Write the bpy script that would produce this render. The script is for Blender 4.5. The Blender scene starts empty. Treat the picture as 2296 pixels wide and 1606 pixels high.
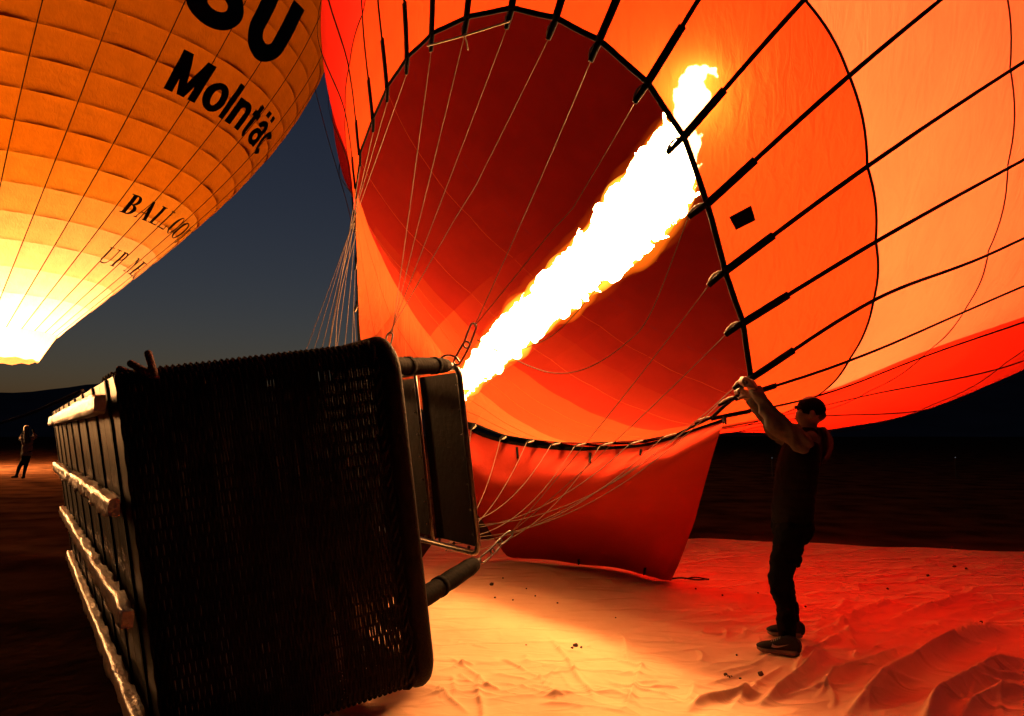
import bpy, bmesh, math, random
import numpy as np
from mathutils import Vector, Matrix, noise as mnoise

R = math.radians
random.seed(7)
rng = np.random.default_rng(7)
sc = bpy.context.scene
col = sc.collection

# ------------------------------------------------------------------ camera
F, CX, CY, HOR, CAMH = 1658.0, 1148.0, 803.0, 975.0, 1.45     # 26 mm lens, eye 1.45 m above the cloth
PITCH = math.atan((HOR - CY) / F)
cam = bpy.data.cameras.new('camera')
cam.sensor_width = 36.0
cam.lens = 36.0 * F / 2296.0
cam.clip_start, cam.clip_end = 0.05, 6000
camo = bpy.data.objects.new('camera', cam)
camo.location = (0, 0, CAMH)
camo.rotation_euler = (R(90) + PITCH, 0, 0)
col.objects.link(camo)
sc.camera = camo

# ------------------------------------------------------------------ sky, sun, exposure
SUN_EL, SUN_ROT = R(-3.0), R(-20)
world = bpy.data.worlds.new('World')
sc.world = world
world.use_nodes = True
nt = world.node_tree
bg = nt.nodes['Background']
sky = nt.nodes.new('ShaderNodeTexSky')
sky.sky_type = 'NISHITA'
sky.sun_disc = False
sky.sun_elevation = SUN_EL
sky.sun_rotation = SUN_ROT
sky.altitude = 0
sky.air_density = 1.0
sky.dust_density = 1.0
sky.ozone_density = 1.2
dusk = nt.nodes.new('ShaderNodeMix'); dusk.data_type = 'RGBA'; dusk.blend_type = 'ADD'     # even night-side airlight
dusk.inputs[0].default_value = 1.0
dusk.inputs[7].default_value = (.004, .012, .055, 1)
nt.links.new(sky.outputs[0], dusk.inputs[6])
nt.links.new(dusk.outputs[2], bg.inputs[0])
bg.inputs[1].default_value = 0.15
sun = bpy.data.lights.new('sun', 'SUN')
sun.energy = 0.004
sun.angle = R(20)
sun.color = (1.0, 0.86, 0.74)
suno = bpy.data.objects.new('sun', sun)
suno.rotation_euler = (R(-88), 0, -SUN_ROT)
col.objects.link(suno)
sc.view_settings.view_transform = 'Standard'
sc.view_settings.look = 'None'
sc.view_settings.exposure = 0.0
sc.view_settings.gamma = 1.0
sc.cycles.use_denoising = True
sc.cycles.max_bounces = 8
sc.cycles.diffuse_bounces = 5
sc.cycles.transmission_bounces = 8
sc.cycles.transparent_max_bounces = 8
sc.cycles.sample_clamp_indirect = 6.0
sc.cycles.use_light_tree = True

FLAME = 175.0          # radiance of the near burner flame
FLAME_FAR = 240.0      # radiance of the far balloon's burner flame

# ------------------------------------------------------------------ helpers
def ray(x, y):
    d = np.array([(x - CX) / F, 1.0, -(y - CY) / F])
    c, s = math.cos(PITCH), math.sin(PITCH)
    return np.array([d[0], d[1] * c - d[2] * s, d[1] * s + d[2] * c])
def at(x, y, depth):
    """world point seen in direction (x, y) of the photograph at that distance along the view axis"""
    return np.array([0, 0, CAMH]) + ray(x, y) * depth
def on_ground(x, y, z=0.0):
    w = ray(x, y)
    return np.array([0, 0, CAMH]) + w * ((z - CAMH) / w[2])
def on_plane(x, y, c, n):
    w = ray(x, y)
    o = np.array([0, 0, CAMH])
    return o + w * (((c - o) @ n) / (w @ n))
def unit(v):
    v = np.asarray(v, float)
    return v / (np.linalg.norm(v) + 1e-12)

def tag(o, label=None, cat=None, group=None, kind=None):
    if label: o['label'] = label
    if cat: o['category'] = cat
    if group: o['group'] = group
    if kind: o['kind'] = kind
    return o
def empty(name, loc, label, cat, group=None):
    o = bpy.data.objects.new(name, None)
    o.location = [float(c) for c in loc]
    o.empty_display_size = 0.1
    col.objects.link(o)
    return tag(o, label, cat, group)
def link_mesh(name, me, mat, parent=None, smooth=True):
    o = bpy.data.objects.new(name, me)
    col.objects.link(o)
    if mat is not None and not me.materials:
        me.materials.append(mat)
    if smooth and len(me.polygons):
        me.polygons.foreach_set('use_smooth', [True] * len(me.polygons))
    if parent is not None:
        o.parent = parent
        if parent.parent is None:
            o.matrix_parent_inverse = Matrix.Translation(-parent.location)
    return o
def mesh(name, v, f, mat, parent=None, smooth=True):
    me = bpy.data.meshes.new(name)
    me.from_pydata([tuple(map(float, p)) for p in v], [], [tuple(map(int, q)) for q in f])
    me.update()
    return link_mesh(name, me, mat, parent, smooth)

class MB:
    """collects shapes for ONE mesh object"""
    def __init__(s): s.v, s.f = [], []
    def add(s, v, f):
        n = len(s.v)
        s.v += [tuple(p) for p in v]
        s.f += [tuple(i + n for i in q) for q in f]
    def grid(s, P, close_u=False):
        P = np.asarray(P); a, b = P.shape[:2]
        fs = []
        for i in range(a - 1 + (1 if close_u else 0)):
            for j in range(b - 1):
                i2 = (i + 1) % a
                fs.append((i * b + j, i2 * b + j, i2 * b + j + 1, i * b + j + 1))
        s.add(P.reshape(-1, 3), fs)
    def tube(s, pts, r, n=8, caps=True, squash=None):
        pts = np.asarray(pts, float)
        m = len(pts)
        r = np.full(m, r) if np.isscalar(r) else np.asarray(r, float)
        t = np.gradient(pts, axis=0)
        up = np.array([0, 0, 1.0]) if abs(unit(t[0])[2]) < .9 else np.array([1.0, 0, 0])
        a = unit(np.cross(t[0], up))
        rings = []
        for i in range(m):
            ti = unit(t[i])
            a = unit(a - ti * (a @ ti))
            b = np.cross(ti, a)
            ang = np.arange(n) * 2 * np.pi / n
            rings.append(pts[i] + r[i] * (np.cos(ang)[:, None] * a + np.sin(ang)[:, None] * b))
        base = len(s.v)
        s.v += [tuple(p) for ring in rings for p in ring]
        for i in range(m - 1):
            for j in range(n):
                j2 = (j + 1) % n
                s.f.append((base + i * n + j, base + i * n + j2, base + (i + 1) * n + j2, base + (i + 1) * n + j))
        if caps:
            s.f.append(tuple(base + j for j in range(n))[::-1])
            s.f.append(tuple(base + (m - 1) * n + j for j in range(n)))
    def ribbon(s, pts, nrm, w, th, off=0.0):
        pts = np.asarray(pts, float); nrm = np.asarray(nrm, float); m = len(pts)
        w = np.full(m, w) if np.isscalar(w) else np.asarray(w, float)
        t = np.gradient(pts, axis=0)
        base = len(s.v)
        for i in range(m):
            ti, ni = unit(t[i]), unit(nrm[i])
            bi = unit(np.cross(ti, ni))
            for sx, sy in ((-1, 0), (1, 0), (1, 1), (-1, 1)):
                s.v.append(tuple(pts[i] + bi * w[i] * .5 * sx + ni * (off + th * sy)))
        for i in range(m - 1):
            for j in range(4):
                j2 = (j + 1) % 4
                s.f.append((base + i * 4 + j, base + i * 4 + j2, base + i * 4 + 4 + j2, base + i * 4 + 4 + j))
        s.f.append((base + 3, base + 2, base + 1, base))
        e = base + (m - 1) * 4
        s.f.append((e, e + 1, e + 2, e + 3))
    def ball(s, c, rad, n=10, m=7, axes=None):
        c = np.asarray(c, float)
        rad = np.array([rad] * 3) if np.isscalar(rad) else np.asarray(rad, float)
        ax = np.eye(3) if axes is None else np.asarray(axes, float)
        vs = []
        for i in range(m + 1):
            ph = -np.pi / 2 + np.pi * i / m
            for j in range(n):
                a = 2 * np.pi * j / n
                l = np.array([np.cos(ph) * np.cos(a), np.cos(ph) * np.sin(a), np.sin(ph)]) * rad
                vs.append(c + l @ ax)
        fs = [(i * n + j, i * n + (j + 1) % n, (i + 1) * n + (j + 1) % n, (i + 1) * n + j) for i in range(m) for j in range(n)]
        s.add(vs, fs)
    def cap(s, p0, r0, p1, r1, n=10):
        """tapered capsule"""
        p0, p1 = np.asarray(p0, float), np.asarray(p1, float)
        d = unit(p1 - p0)
        L = np.linalg.norm(p1 - p0)
        pts, rs = [], []
        for a in np.linspace(-90, 0, 5):
            pts.append(p0 + d * r0 * math.sin(R(a))); rs.append(max(r0 * math.cos(R(a)), 1e-4))
        for a in np.linspace(0, 90, 5):
            pts.append(p1 + d * r1 * math.sin(R(a))); rs.append(max(r1 * math.cos(R(a)), 1e-4))
        # exact rings so the gradient stays along d
        up = np.array([0, 0, 1.0]) if abs(d[2]) < .9 else np.array([1.0, 0, 0])
        a_ = unit(np.cross(d, up)); b_ = np.cross(d, a_)
        base = len(s.v)
        for p, r_ in zip(pts, rs):
            for j in range(n):
                t = 2 * np.pi * j / n
                s.v.append(tuple(p + r_ * (np.cos(t) * a_ + np.sin(t) * b_)))
        for i in range(len(pts) - 1):
            for j in range(n):
                j2 = (j + 1) % n
                s.f.append((base + i * n + j, base + i * n + j2, base + (i + 1) * n + j2, base + (i + 1) * n + j))
        s.f.append(tuple(base + j for j in range(n))[::-1])
        s.f.append(tuple(base + (len(pts) - 1) * n + j for j in range(n)))
    def hexa(s, c8):
        s.add(c8, [(0, 3, 2, 1), (4, 5, 6, 7), (0, 1, 5, 4), (1, 2, 6, 5), (2, 3, 7, 6), (3, 0, 4, 7)])
    def box(s, o, a, b, c):
        """parallelepiped with corner o and edges a, b, c"""
        o, a, b, c = [np.asarray(q, float) for q in (o, a, b, c)]
        s.hexa([o, o + a, o + a + b, o + b, o + c, o + a + c, o + a + b + c, o + b + c])
    def build(s, name, mat, parent=None, smooth=True):
        return mesh(name, s.v, s.f, mat, parent, smooth)

def remesh(mb, name, voxel, mat, parent=None, smooth_it=2, displace=None):
    """one continuous surface out of overlapping shapes"""
    me = bpy.data.meshes.new(name + '_src')
    me.from_pydata([tuple(map(float, p)) for p in mb.v], [], mb.f)
    o = bpy.data.objects.new(name + '_src', me)
    col.objects.link(o)
    m = o.modifiers.new('r', 'REMESH'); m.mode = 'VOXEL'; m.voxel_size = voxel
    if smooth_it:
        s = o.modifiers.new('s', 'SMOOTH'); s.iterations = smooth_it; s.factor = .5
    dg = bpy.context.evaluated_depsgraph_get()
    dg.update()
    me2 = bpy.data.meshes.new_from_object(o.evaluated_get(dg))
    me2.name = name
    bpy.data.objects.remove(o); bpy.data.meshes.remove(me)
    if displace:
        nv = len(me2.vertices)
        cs = np.zeros(nv * 3); ns = np.zeros(nv * 3)
        me2.vertices.foreach_get('co', cs); me2.vertices.foreach_get('normal', ns)
        out = [displace(Vector(c), Vector(q)) for c, q in zip(cs.reshape(-1, 3), ns.reshape(-1, 3))]
        me2.vertices.foreach_set('co', [x for q in out for x in q])
        me2.update()
    me2.materials.clear()
    return link_mesh(name, me2, mat, parent)

def spline(pts, n):
    """Catmull-Rom through the points"""
    pts = np.asarray(pts, float)
    P = np.vstack([2 * pts[0] - pts[1], pts, 2 * pts[-1] - pts[-2]])
    out = []
    for q in np.linspace(0, len(pts) - 1 - 1e-9, n):
        i = int(q); t = q - i
        p0, p1, p2, p3 = P[i], P[i + 1], P[i + 2], P[i + 3]
        out.append(.5 * (2 * p1 + (p2 - p0) * t + (2 * p0 - 5 * p1 + 4 * p2 - p3) * t * t + (3 * p1 - p0 - 3 * p2 + p3) * t ** 3))
    return np.array(out)

# ------------------------------------------------------------------ materials
def mat_new(name):
    m = bpy.data.materials.new(name); m.use_nodes = True
    for n in list(m.node_tree.nodes): m.node_tree.nodes.remove(n)
    t = m.node_tree
    return m, t, t.nodes.new('ShaderNodeOutputMaterial')
def noise_col(t, c1, c2, scale, detail=4, stretch=None, lo=.35, hi=.65):
    tc = t.nodes.new('ShaderNodeTexCoord')
    mp = t.nodes.new('ShaderNodeMapping')
    if stretch: mp.inputs['Scale'].default_value = stretch
    n = t.nodes.new('ShaderNodeTexNoise'); n.inputs['Scale'].default_value = scale; n.inputs['Detail'].default_value = detail
    r = t.nodes.new('ShaderNodeValToRGB')
    r.color_ramp.elements[0].position = lo; r.color_ramp.elements[1].position = hi
    r.color_ramp.elements[0].color = (*c1, 1); r.color_ramp.elements[1].color = (*c2, 1)
    t.links.new(tc.outputs['Object'], mp.inputs[0]); t.links.new(mp.outputs[0], n.inputs['Vector']); t.links.new(n.outputs['Fac'], r.inputs[0])
    return r.outputs[0], n.outputs['Fac'], mp
def plain(name, c1, c2=None, scale=8, rough=.7, bump=0.0, bscale=None, stretch=None, metal=0.0, spec=.4):
    m, t, out = mat_new(name)
    b = t.nodes.new('ShaderNodeBsdfPrincipled')
    c, fac, mp = noise_col(t, c1, c2 or tuple(x * .75 for x in c1), scale, stretch=stretch)
    t.links.new(c, b.inputs['Base Color'])
    b.inputs['Roughness'].default_value = rough; b.inputs['Metallic'].default_value = metal
    b.inputs['Specular IOR Level'].default_value = spec
    if bump:
        n = t.nodes.new('ShaderNodeTexNoise'); n.inputs['Scale'].default_value = bscale or scale * 3; n.inputs['Detail'].default_value = 5
        t.links.new(mp.outputs[0], n.inputs['Vector'])
        bp = t.nodes.new('ShaderNodeBump'); bp.inputs['Strength'].default_value = bump; bp.inputs['Distance'].default_value = .02
        t.links.new(n.outputs['Fac'], bp.inputs['Height']); t.links.new(bp.outputs[0], b.inputs['Normal'])
    t.links.new(b.outputs[0], out.inputs[0])
    return m
def fabric(name, refl, trans, vary=.12, bump=.25, bscale=14, stretch=(1, 1, 1), clear=0.0, k=1.0):
    refl, trans = tuple(x * k for x in refl), tuple(x * k for x in trans)
    """thin ripstop: diffuse on the lit side, diffuse through to the other side"""
    m, t, out = mat_new(name)
    d = t.nodes.new('ShaderNodeBsdfDiffuse'); tr = t.nodes.new('ShaderNodeBsdfTranslucent')
    add = t.nodes.new('ShaderNodeAddShader')
    c, fac, mp = noise_col(t, tuple(x * (1 - vary) for x in refl), refl, 1.3, stretch=None)
    c2, fac2, mp2 = noise_col(t, tuple(x * (1 - vary) for x in trans), trans, 2.1, detail=6)
    t.links.new(c, d.inputs['Color']); t.links.new(c2, tr.inputs['Color'])
    n = t.nodes.new('ShaderNodeTexNoise'); n.inputs['Scale'].default_value = bscale; n.inputs['Detail'].default_value = 5; n.inputs['Distortion'].default_value = .6
    mp3 = t.nodes.new('ShaderNodeMapping'); mp3.inputs['Scale'].default_value = stretch
    tc = t.nodes.new('ShaderNodeTexCoord')
    t.links.new(tc.outputs['Object'], mp3.inputs[0]); t.links.new(mp3.outputs[0], n.inputs['Vector'])
    bp = t.nodes.new('ShaderNodeBump'); bp.inputs['Strength'].default_value = bump; bp.inputs['Distance'].default_value = .03
    t.links.new(n.outputs['Fac'], bp.inputs['Height'])
    t.links.new(bp.outputs[0], d.inputs['Normal']); t.links.new(bp.outputs[0], tr.inputs['Normal'])
    t.links.new(d.outputs[0], add.inputs[0]); t.links.new(tr.outputs[0], add.inputs[1])
    if clear:      # open weave: a little light passes straight through
        tp = t.nodes.new('ShaderNodeBsdfTransparent'); mx = t.nodes.new('ShaderNodeMixShader'); mx.inputs[0].default_value = clear
        t.links.new(add.outputs[0], mx.inputs[1]); t.links.new(tp.outputs[0], mx.inputs[2]); t.links.new(mx.outputs[0], out.inputs[0])
    else:
        t.links.new(add.outputs[0], out.inputs[0])
    return m
def emit(name, color, strength):
    m, t, out = mat_new(name)
    e = t.nodes.new('ShaderNodeEmission')
    e.inputs[0].default_value = (*color, 1); e.inputs[1].default_value = strength
    t.links.new(e.outputs[0], out.inputs[0])
    return m
def glow_volume(name, color, strength):
    m, t, out = mat_new(name)
    e = t.nodes.new('ShaderNodeEmission')
    e.inputs[0].default_value = (*color, 1); e.inputs[1].default_value = strength
    t.links.new(e.outputs[0], out.inputs['Volume'])
    return m

M = {}
M['dirt'] = plain('dirt', (.09, .04, .02), (.03, .014, .008), 1.1, 1.0, 1.0, 7, spec=0.0)
M['hill'] = plain('hill', (.13, .13, .125), (.10, .10, .095), .02, 1, 0, spec=0.0)
M['tarp'] = plain('tarp', (.82, .49, .29), (.71, .41, .24), 1.6, .9, .10, 45, spec=.1, stretch=(1, .45, 1))
def crumple(m):
    t = m.node_tree; b = [n_ for n_ in t.nodes if n_.type == 'BSDF_PRINCIPLED'][0]
    tc = t.nodes.new('ShaderNodeTexCoord'); nz_ = t.nodes.new('ShaderNodeTexNoise'); nz_.inputs['Scale'].default_value = 2.2; nz_.inputs['Detail'].default_value = 3
    mx = t.nodes.new('ShaderNodeMix'); mx.data_type = 'RGBA'; mx.inputs[0].default_value = .22
    mp = t.nodes.new('ShaderNodeMapping'); mp.inputs['Rotation'].default_value = (0, 0, R(38)); mp.inputs['Scale'].default_value = (.55, 1.5, 1)
    t.links.new(tc.outputs['Object'], nz_.inputs['Vector']); t.links.new(tc.outputs['Object'], mx.inputs[6]); t.links.new(nz_.outputs['Color'], mx.inputs[7])
    t.links.new(mx.outputs[2], mp.inputs[0])
    last = None
    for sc_, st in ((2.6, .55), (7.0, .30)):
        vo = t.nodes.new('ShaderNodeTexVoronoi'); vo.feature = 'DISTANCE_TO_EDGE'; vo.inputs['Scale'].default_value = sc_
        rp = t.nodes.new('ShaderNodeMapRange'); rp.inputs['From Max'].default_value = .16; rp.inputs['To Min'].default_value = 1; rp.inputs['To Max'].default_value = 0
        bp = t.nodes.new('ShaderNodeBump'); bp.inputs['Strength'].default_value = st; bp.inputs['Distance'].default_value = .03 / sc_ * 2
        t.links.new(mp.outputs[0], vo.inputs['Vector']); t.links.new(vo.outputs['Distance'], rp.inputs['Value']); t.links.new(rp.outputs[0], bp.inputs['Height'])
        if last is not None: t.links.new(last, bp.inputs['Normal'])
        last = bp.outputs[0]
    t.links.new(last, b.inputs['Normal'])
crumple(M['tarp'])
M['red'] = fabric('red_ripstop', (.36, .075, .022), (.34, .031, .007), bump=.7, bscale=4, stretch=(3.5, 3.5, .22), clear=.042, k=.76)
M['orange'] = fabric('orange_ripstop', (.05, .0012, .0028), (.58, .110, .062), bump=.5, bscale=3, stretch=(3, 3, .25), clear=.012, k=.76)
M['belly'] = fabric('lower_glow_ripstop', (.30, .042, .013), (.12, .004, .002), bump=.2, bscale=5, stretch=(2, 2, .5), k=.76)  # brighter copy of the crimson cloth: the near flame's light put into colour
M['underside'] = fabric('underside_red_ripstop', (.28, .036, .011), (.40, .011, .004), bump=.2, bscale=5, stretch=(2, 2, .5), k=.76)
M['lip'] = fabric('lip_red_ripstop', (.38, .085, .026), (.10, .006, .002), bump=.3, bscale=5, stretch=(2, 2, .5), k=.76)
M['mid'] = fabric('mid_glow_ripstop', (.265, .024, .009), (.08, .002, .0015), bump=.15, bscale=5, stretch=(2, 2, .5), k=.76)  # in-between tone, painting the flame light's fall-off across the panels
M['mid2'] = fabric('dim_glow_ripstop', (.245, .018, .0085), (.06, .0015, .0014), bump=.15, bscale=5, stretch=(2, 2, .5), k=.76)  # dimmest step of that painted fall-off, next to the crimson
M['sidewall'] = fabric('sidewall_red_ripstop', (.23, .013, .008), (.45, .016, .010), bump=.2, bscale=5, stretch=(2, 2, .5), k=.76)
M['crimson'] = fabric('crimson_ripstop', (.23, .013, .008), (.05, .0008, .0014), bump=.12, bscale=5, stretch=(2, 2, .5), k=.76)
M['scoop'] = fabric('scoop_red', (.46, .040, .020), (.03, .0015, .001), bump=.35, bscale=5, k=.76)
GLOW_STEPS = []
for i_, t_ in enumerate((0.0, .12, .26, .42, .6, .8, 1.0)):      # orange cloth paled step by step toward the mouth: burner glow put into colour
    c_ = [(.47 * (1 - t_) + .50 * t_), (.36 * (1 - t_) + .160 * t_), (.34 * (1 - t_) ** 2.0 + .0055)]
    GLOW_STEPS.append(fabric('balloon_glow_cloth_%d' % i_, (.10, .05 * (1 - t_) + .028 * t_, .03 * (1 - t_) + .002), tuple(c_), bump=.5, bscale=4, stretch=(2.2, 2.2, .8)))
M['mouth_glow'], M['yellow'] = GLOW_STEPS[0], GLOW_STEPS[-1]
M['webbing'] = plain('webbing', (.004, .0036, .0036), (.006, .0055, .005), 40, .9, spec=.06)
M['webbing_red'] = plain('webbing_red', (.05, .008, .006), (.035, .006, .005), 40, .8)
M['seam2'] = plain('seam_tape_brown', (.10, .035, .012), (.07, .025, .01), 20, .8)
M['ink'] = plain('ink', (.010, .010, .011), (.014, .014, .015), 30, .6)
M['cable'] = plain('cable', (.15, .10, .06), (.11, .075, .045), 30, .6)
M['tag'] = plain('canvas_tag', (.34, .27, .19), (.25, .2, .14), 30, .8)
M['steel'] = plain('steel', (.16, .15, .14), (.11, .10, .10), 30, .35, metal=1.0)
M['dark_panel'] = plain('heat_panel', (.013, .007, .006), (.008, .005, .004), 6, .6, .2, 20, spec=.1)
M['leather'] = plain('leather', (.014, .008, .006), (.009, .006, .005), 12, .65, .3, 60, spec=.07)
M['pad'] = plain('pole_padding', (.006, .005, .0045), (.004, .0035, .003), 12, .8, .25, 40, spec=.05)
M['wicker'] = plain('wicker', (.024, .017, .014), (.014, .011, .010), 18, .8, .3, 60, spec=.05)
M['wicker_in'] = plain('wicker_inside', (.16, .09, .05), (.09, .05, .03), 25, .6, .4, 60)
M['board'] = plain('varnished_board', (.018, .008, .004), (.011, .005, .003), 4, .42, .1, 20, stretch=(1, 1, .2), spec=.2)
M['raw_wood'] = plain('raw_wood', (.85, .52, .26), (.6, .32, .14), 9, .38, .6, 30, spec=.8)
M['red_rope'] = plain('red_rope', (.09, .006, .006), (.05, .004, .004), 60, .8, .6, 120)
M['black_rope'] = plain('black_rope', (.02, .018, .016), (.03, .026, .022), 40, .9)
M['clod'] = plain('clod', (.10, .05, .03), (.05, .03, .02), 40, .95, .8, 90)
M['skin'] = plain('skin', (.17, .09, .06), (.14, .075, .05), 14, .5)
M['shirt'] = plain('shirt_grey', (.075, .066, .058), (.05, .044, .04), 10, .9, .5, 14, spec=.05)
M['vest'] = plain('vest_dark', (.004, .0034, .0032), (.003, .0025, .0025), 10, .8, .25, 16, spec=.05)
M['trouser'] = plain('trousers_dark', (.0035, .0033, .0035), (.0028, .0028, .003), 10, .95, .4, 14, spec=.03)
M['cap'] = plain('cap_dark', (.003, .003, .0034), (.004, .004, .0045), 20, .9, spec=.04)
M['scarf'] = plain('scarf_rust', (.04, .012, .008), (.028, .009, .006), 14, .9, .4, 20)
M['shoe'] = plain('shoe_mesh', (.008, .008, .008), (.012, .011, .011), 60, .8)
M['sole'] = plain('shoe_sole', (.16, .09, .06), (.12, .07, .05), 30, .7)
M['swoosh'] = plain('shoe_mark', (.34, .28, .22), (.3, .25, .2), 30, .6)
M['hair'] = plain('hair', (.02, .014, .01), (.012, .009, .007), 60, .5)
M['top_grey'] = plain('top_grey', (.16, .13, .11), (.12, .10, .085), 12, .9)
FL_COL = (1.0, .44, .14)
def flame_mat():
    # near the nozzle the gas is still mixing and burns far less luminous than the body of the flame
    m, t, out = mat_new('flame')
    e = t.nodes.new('ShaderNodeEmission'); e.inputs[0].default_value = (*FL_COL, 1)
    g_ = t.nodes.new('ShaderNodeNewGeometry'); sp = t.nodes.new('ShaderNodeSeparateXYZ'); mr = t.nodes.new('ShaderNodeMapRange')
    mr.inputs['From Min'].default_value = 2.1; mr.inputs['From Max'].default_value = 3.3
    mr.inputs['To Min'].default_value = 22.0; mr.inputs['To Max'].default_value = FLAME
    t.links.new(g_.outputs['Position'], sp.inputs[0]); t.links.new(sp.outputs['Z'], mr.inputs['Value'])
    t.links.new(mr.outputs[0], e.inputs[1]); t.links.new(e.outputs[0], out.inputs[0])
    return m
M['flame'] = flame_mat()
M['flame_far'] = emit('flame_far', FL_COL, FLAME_FAR)
M['glow'] = glow_volume('flame_fringe', (1.0, .30, .02), 9.0)
M['glow1'] = glow_volume('flame_glow_inner', (1.0, .17, .006), 2.2)
M['glow2'] = glow_volume('flame_glow_outer', (1.0, .11, .003), 0.35)
M['lamp'] = emit('far_lamp', (.8, .9, 1.0), .12)

# ------------------------------------------------------------------ ground, hills
g = MB()
n = 60
rad = np.concatenate([[0], np.geomspace(2, 3500, 40)])
ang = np.linspace(0, 2 * np.pi, 73)[:-1]
P = np.zeros((len(ang), len(rad), 3))
for i, a in enumerate(ang):
    for j, r_ in enumerate(rad):
        x, y = r_ * math.cos(a), r_ * math.sin(a) + 5
        z = -.03
        if r_ > 12: z += .25 * mnoise.noise((x * .05, y * .05, 3)) * min(1, (r_ - 12) / 30)
        P[i, j] = (x, y, z)
g.grid(P, close_u=True)
tag(g.build('ground', M['dirt']), 'bare dark earth of the launch field', None, kind='structure')

def hill_ring(name, dist, prof, seed, mat):
    mb = MB(); rows = []
    for a in np.linspace(0, 360, 361):
        el = np.interp(a, [q[0] for q in prof], [q[1] for q in prof])
        x, y = math.sin(R(a)), math.cos(R(a))
        rough = .35 * mnoise.noise((math.cos(R(a)) * 9, math.sin(R(a)) * 9, seed)) + .15 * mnoise.noise((math.cos(R(a)) * 30, math.sin(R(a)) * 30, seed))
        top = max(.2, el + rough)
        row = []
        for k, t in enumerate(np.linspace(0, 1, 8)):
            d = dist * (.7 + .3 * t); h = math.tan(R(top)) * dist * (t ** 1.4)
            row.append((x * d, y * d, h - 1.0 * (1 - t)))
        row.append((x * dist * 1.5, y * dist * 1.5, -5))
        rows.append(row)
    mb.grid(rows)
    return tag(mb.build(name, mat), None, None, kind='structure')
tag(hill_ring('hills', 900, [(0, 3.6), (12, 5.4), (22, 6.6), (40, 7.2), (70, 6), (180, 3), (320, 2.9), (326, 2.75), (331, 3.4), (338, 3.3), (345, 3.4), (360, 3.6)], 2.2, M['hill']), 'dark low hills around the horizon')

# ------------------------------------------------------------------ ground cloth with folds
def vnoise(x, y, s):
    return mnoise.noise((x, y, s))
FOLDS = [  # polyline seen in the photo, height, half width
    ([(2270, 1415), (2170, 1440), (2080, 1490), (1990, 1555), (1890, 1620)], .125, .060),
    ([(2310, 1490), (2220, 1530), (2120, 1590), (2060, 1640)], .12, .065),
    ([(2310, 1555), (2230, 1580), (2150, 1625)], .07, .045),
    ([(1545, 1606), (1590, 1585), (1660, 1572), (1720, 1570)], .06, .035),
    ([(1700, 1600), (1760, 1550), (1820, 1500), (1860, 1470)], .075, .04),
    ([(1790, 1480), (1850, 1455), (1900, 1430), (1935, 1405)], .035, .035),
    ([(1880, 1425), (1895, 1400), (1935, 1375), (1975, 1355), (2010, 1350)], .05, .03),
    ([(2000, 1400), (2060, 1372), (2095, 1352), (2160, 1325)], .05, .035),
    ([(2090, 1395), (2180, 1360), (2280, 1335)], .025, .03),
    ([(1225, 1425), (1252, 1470), (1290, 1515), (1325, 1560), (1335, 1580)], .022, .022),
    ([(1385, 1420), (1408, 1460), (1412, 1500)], .014, .025),
    ([(1450, 1490), (1425, 1520), (1418, 1570), (1400, 1610)], .022, .025),
    ([(1075, 1560), (1086, 1600), (1092, 1640)], .02, .02),
    ([(960, 1545), (1010, 1575), (1060, 1610)], .02, .02),
    ([(1000, 1480), (1060, 1520), (1110, 1560)], .014, .02),
    ([(1120, 1560), (1200, 1545), (1260, 1560)], .012, .02),
    ([(1600, 1520), (1680, 1500), (1760, 1465)], .018, .025),
    ([(1640, 1606), (1700, 1540), (1750, 1500)], .03, .03),
    ([(1820, 1560), (1890, 1520), (1960, 1500), (2040, 1450)], .06, .035),
    ([(1900, 1300), (2000, 1282), (2120, 1278)], .014, .03),
    ([(1850, 1312), (1980, 1305), (2180, 1300)], .014, .03),
    ([(1950, 1470), (2040, 1420), (2150, 1385)], .02, .03),
    ([(1770, 1520), (1800, 1490), (1815, 1455)], .03, .025),
    ([(1560, 1550), (1640, 1530), (1700, 1500)], .02, .02),
]
fold_g = [(np.array([on_ground(*q)[:2] for q in pl]), h, w * .72) for pl, h, w in FOLDS]
# stitched joins of the cloth
for pl in ([(935, 1405), (1202, 1382), (1403, 1364), (1600, 1345)], [(960, 1528), (1171, 1506), (1324, 1488), (1506, 1466), (1701, 1445), (1800, 1432)], [(2020, 1590), (2150, 1560), (2300, 1535)]):
    fold_g.append((np.array([on_ground(*q)[:2] for q in pl]), .005, .007))
fr_rng = np.random.default_rng(5)
for i in range(95):      # slack creases, thickest where the cloth is rucked up at the front
    if i < 50: x0, y0, a0 = fr_rng.uniform(940, 1560), 1606 - abs(fr_rng.normal()) * 75, fr_rng.normal() * .5 + (2.3 if fr_rng.random() < .5 else .35)
    else: x0, y0, a0 = fr_rng.uniform(1560, 2330), fr_rng.uniform(1380, 1620), .75 + fr_rng.normal() * .28
    p_ = on_ground(x0, y0)[:2]; L_ = fr_rng.uniform(.12, .5) * (1.5 if i >= 50 else 1); bend = fr_rng.normal() * .5
    pl = [p_]
    for q in range(4):
        pl.append(pl[-1] + L_ / 4 * np.array([math.cos(a0 + bend * q / 4), math.sin(a0 + bend * q / 4)]))
    fold_g.append((np.array(pl), fr_rng.uniform(.006, .020) * (1.3 if i >= 50 else 1), fr_rng.uniform(.010, .022)))
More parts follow.
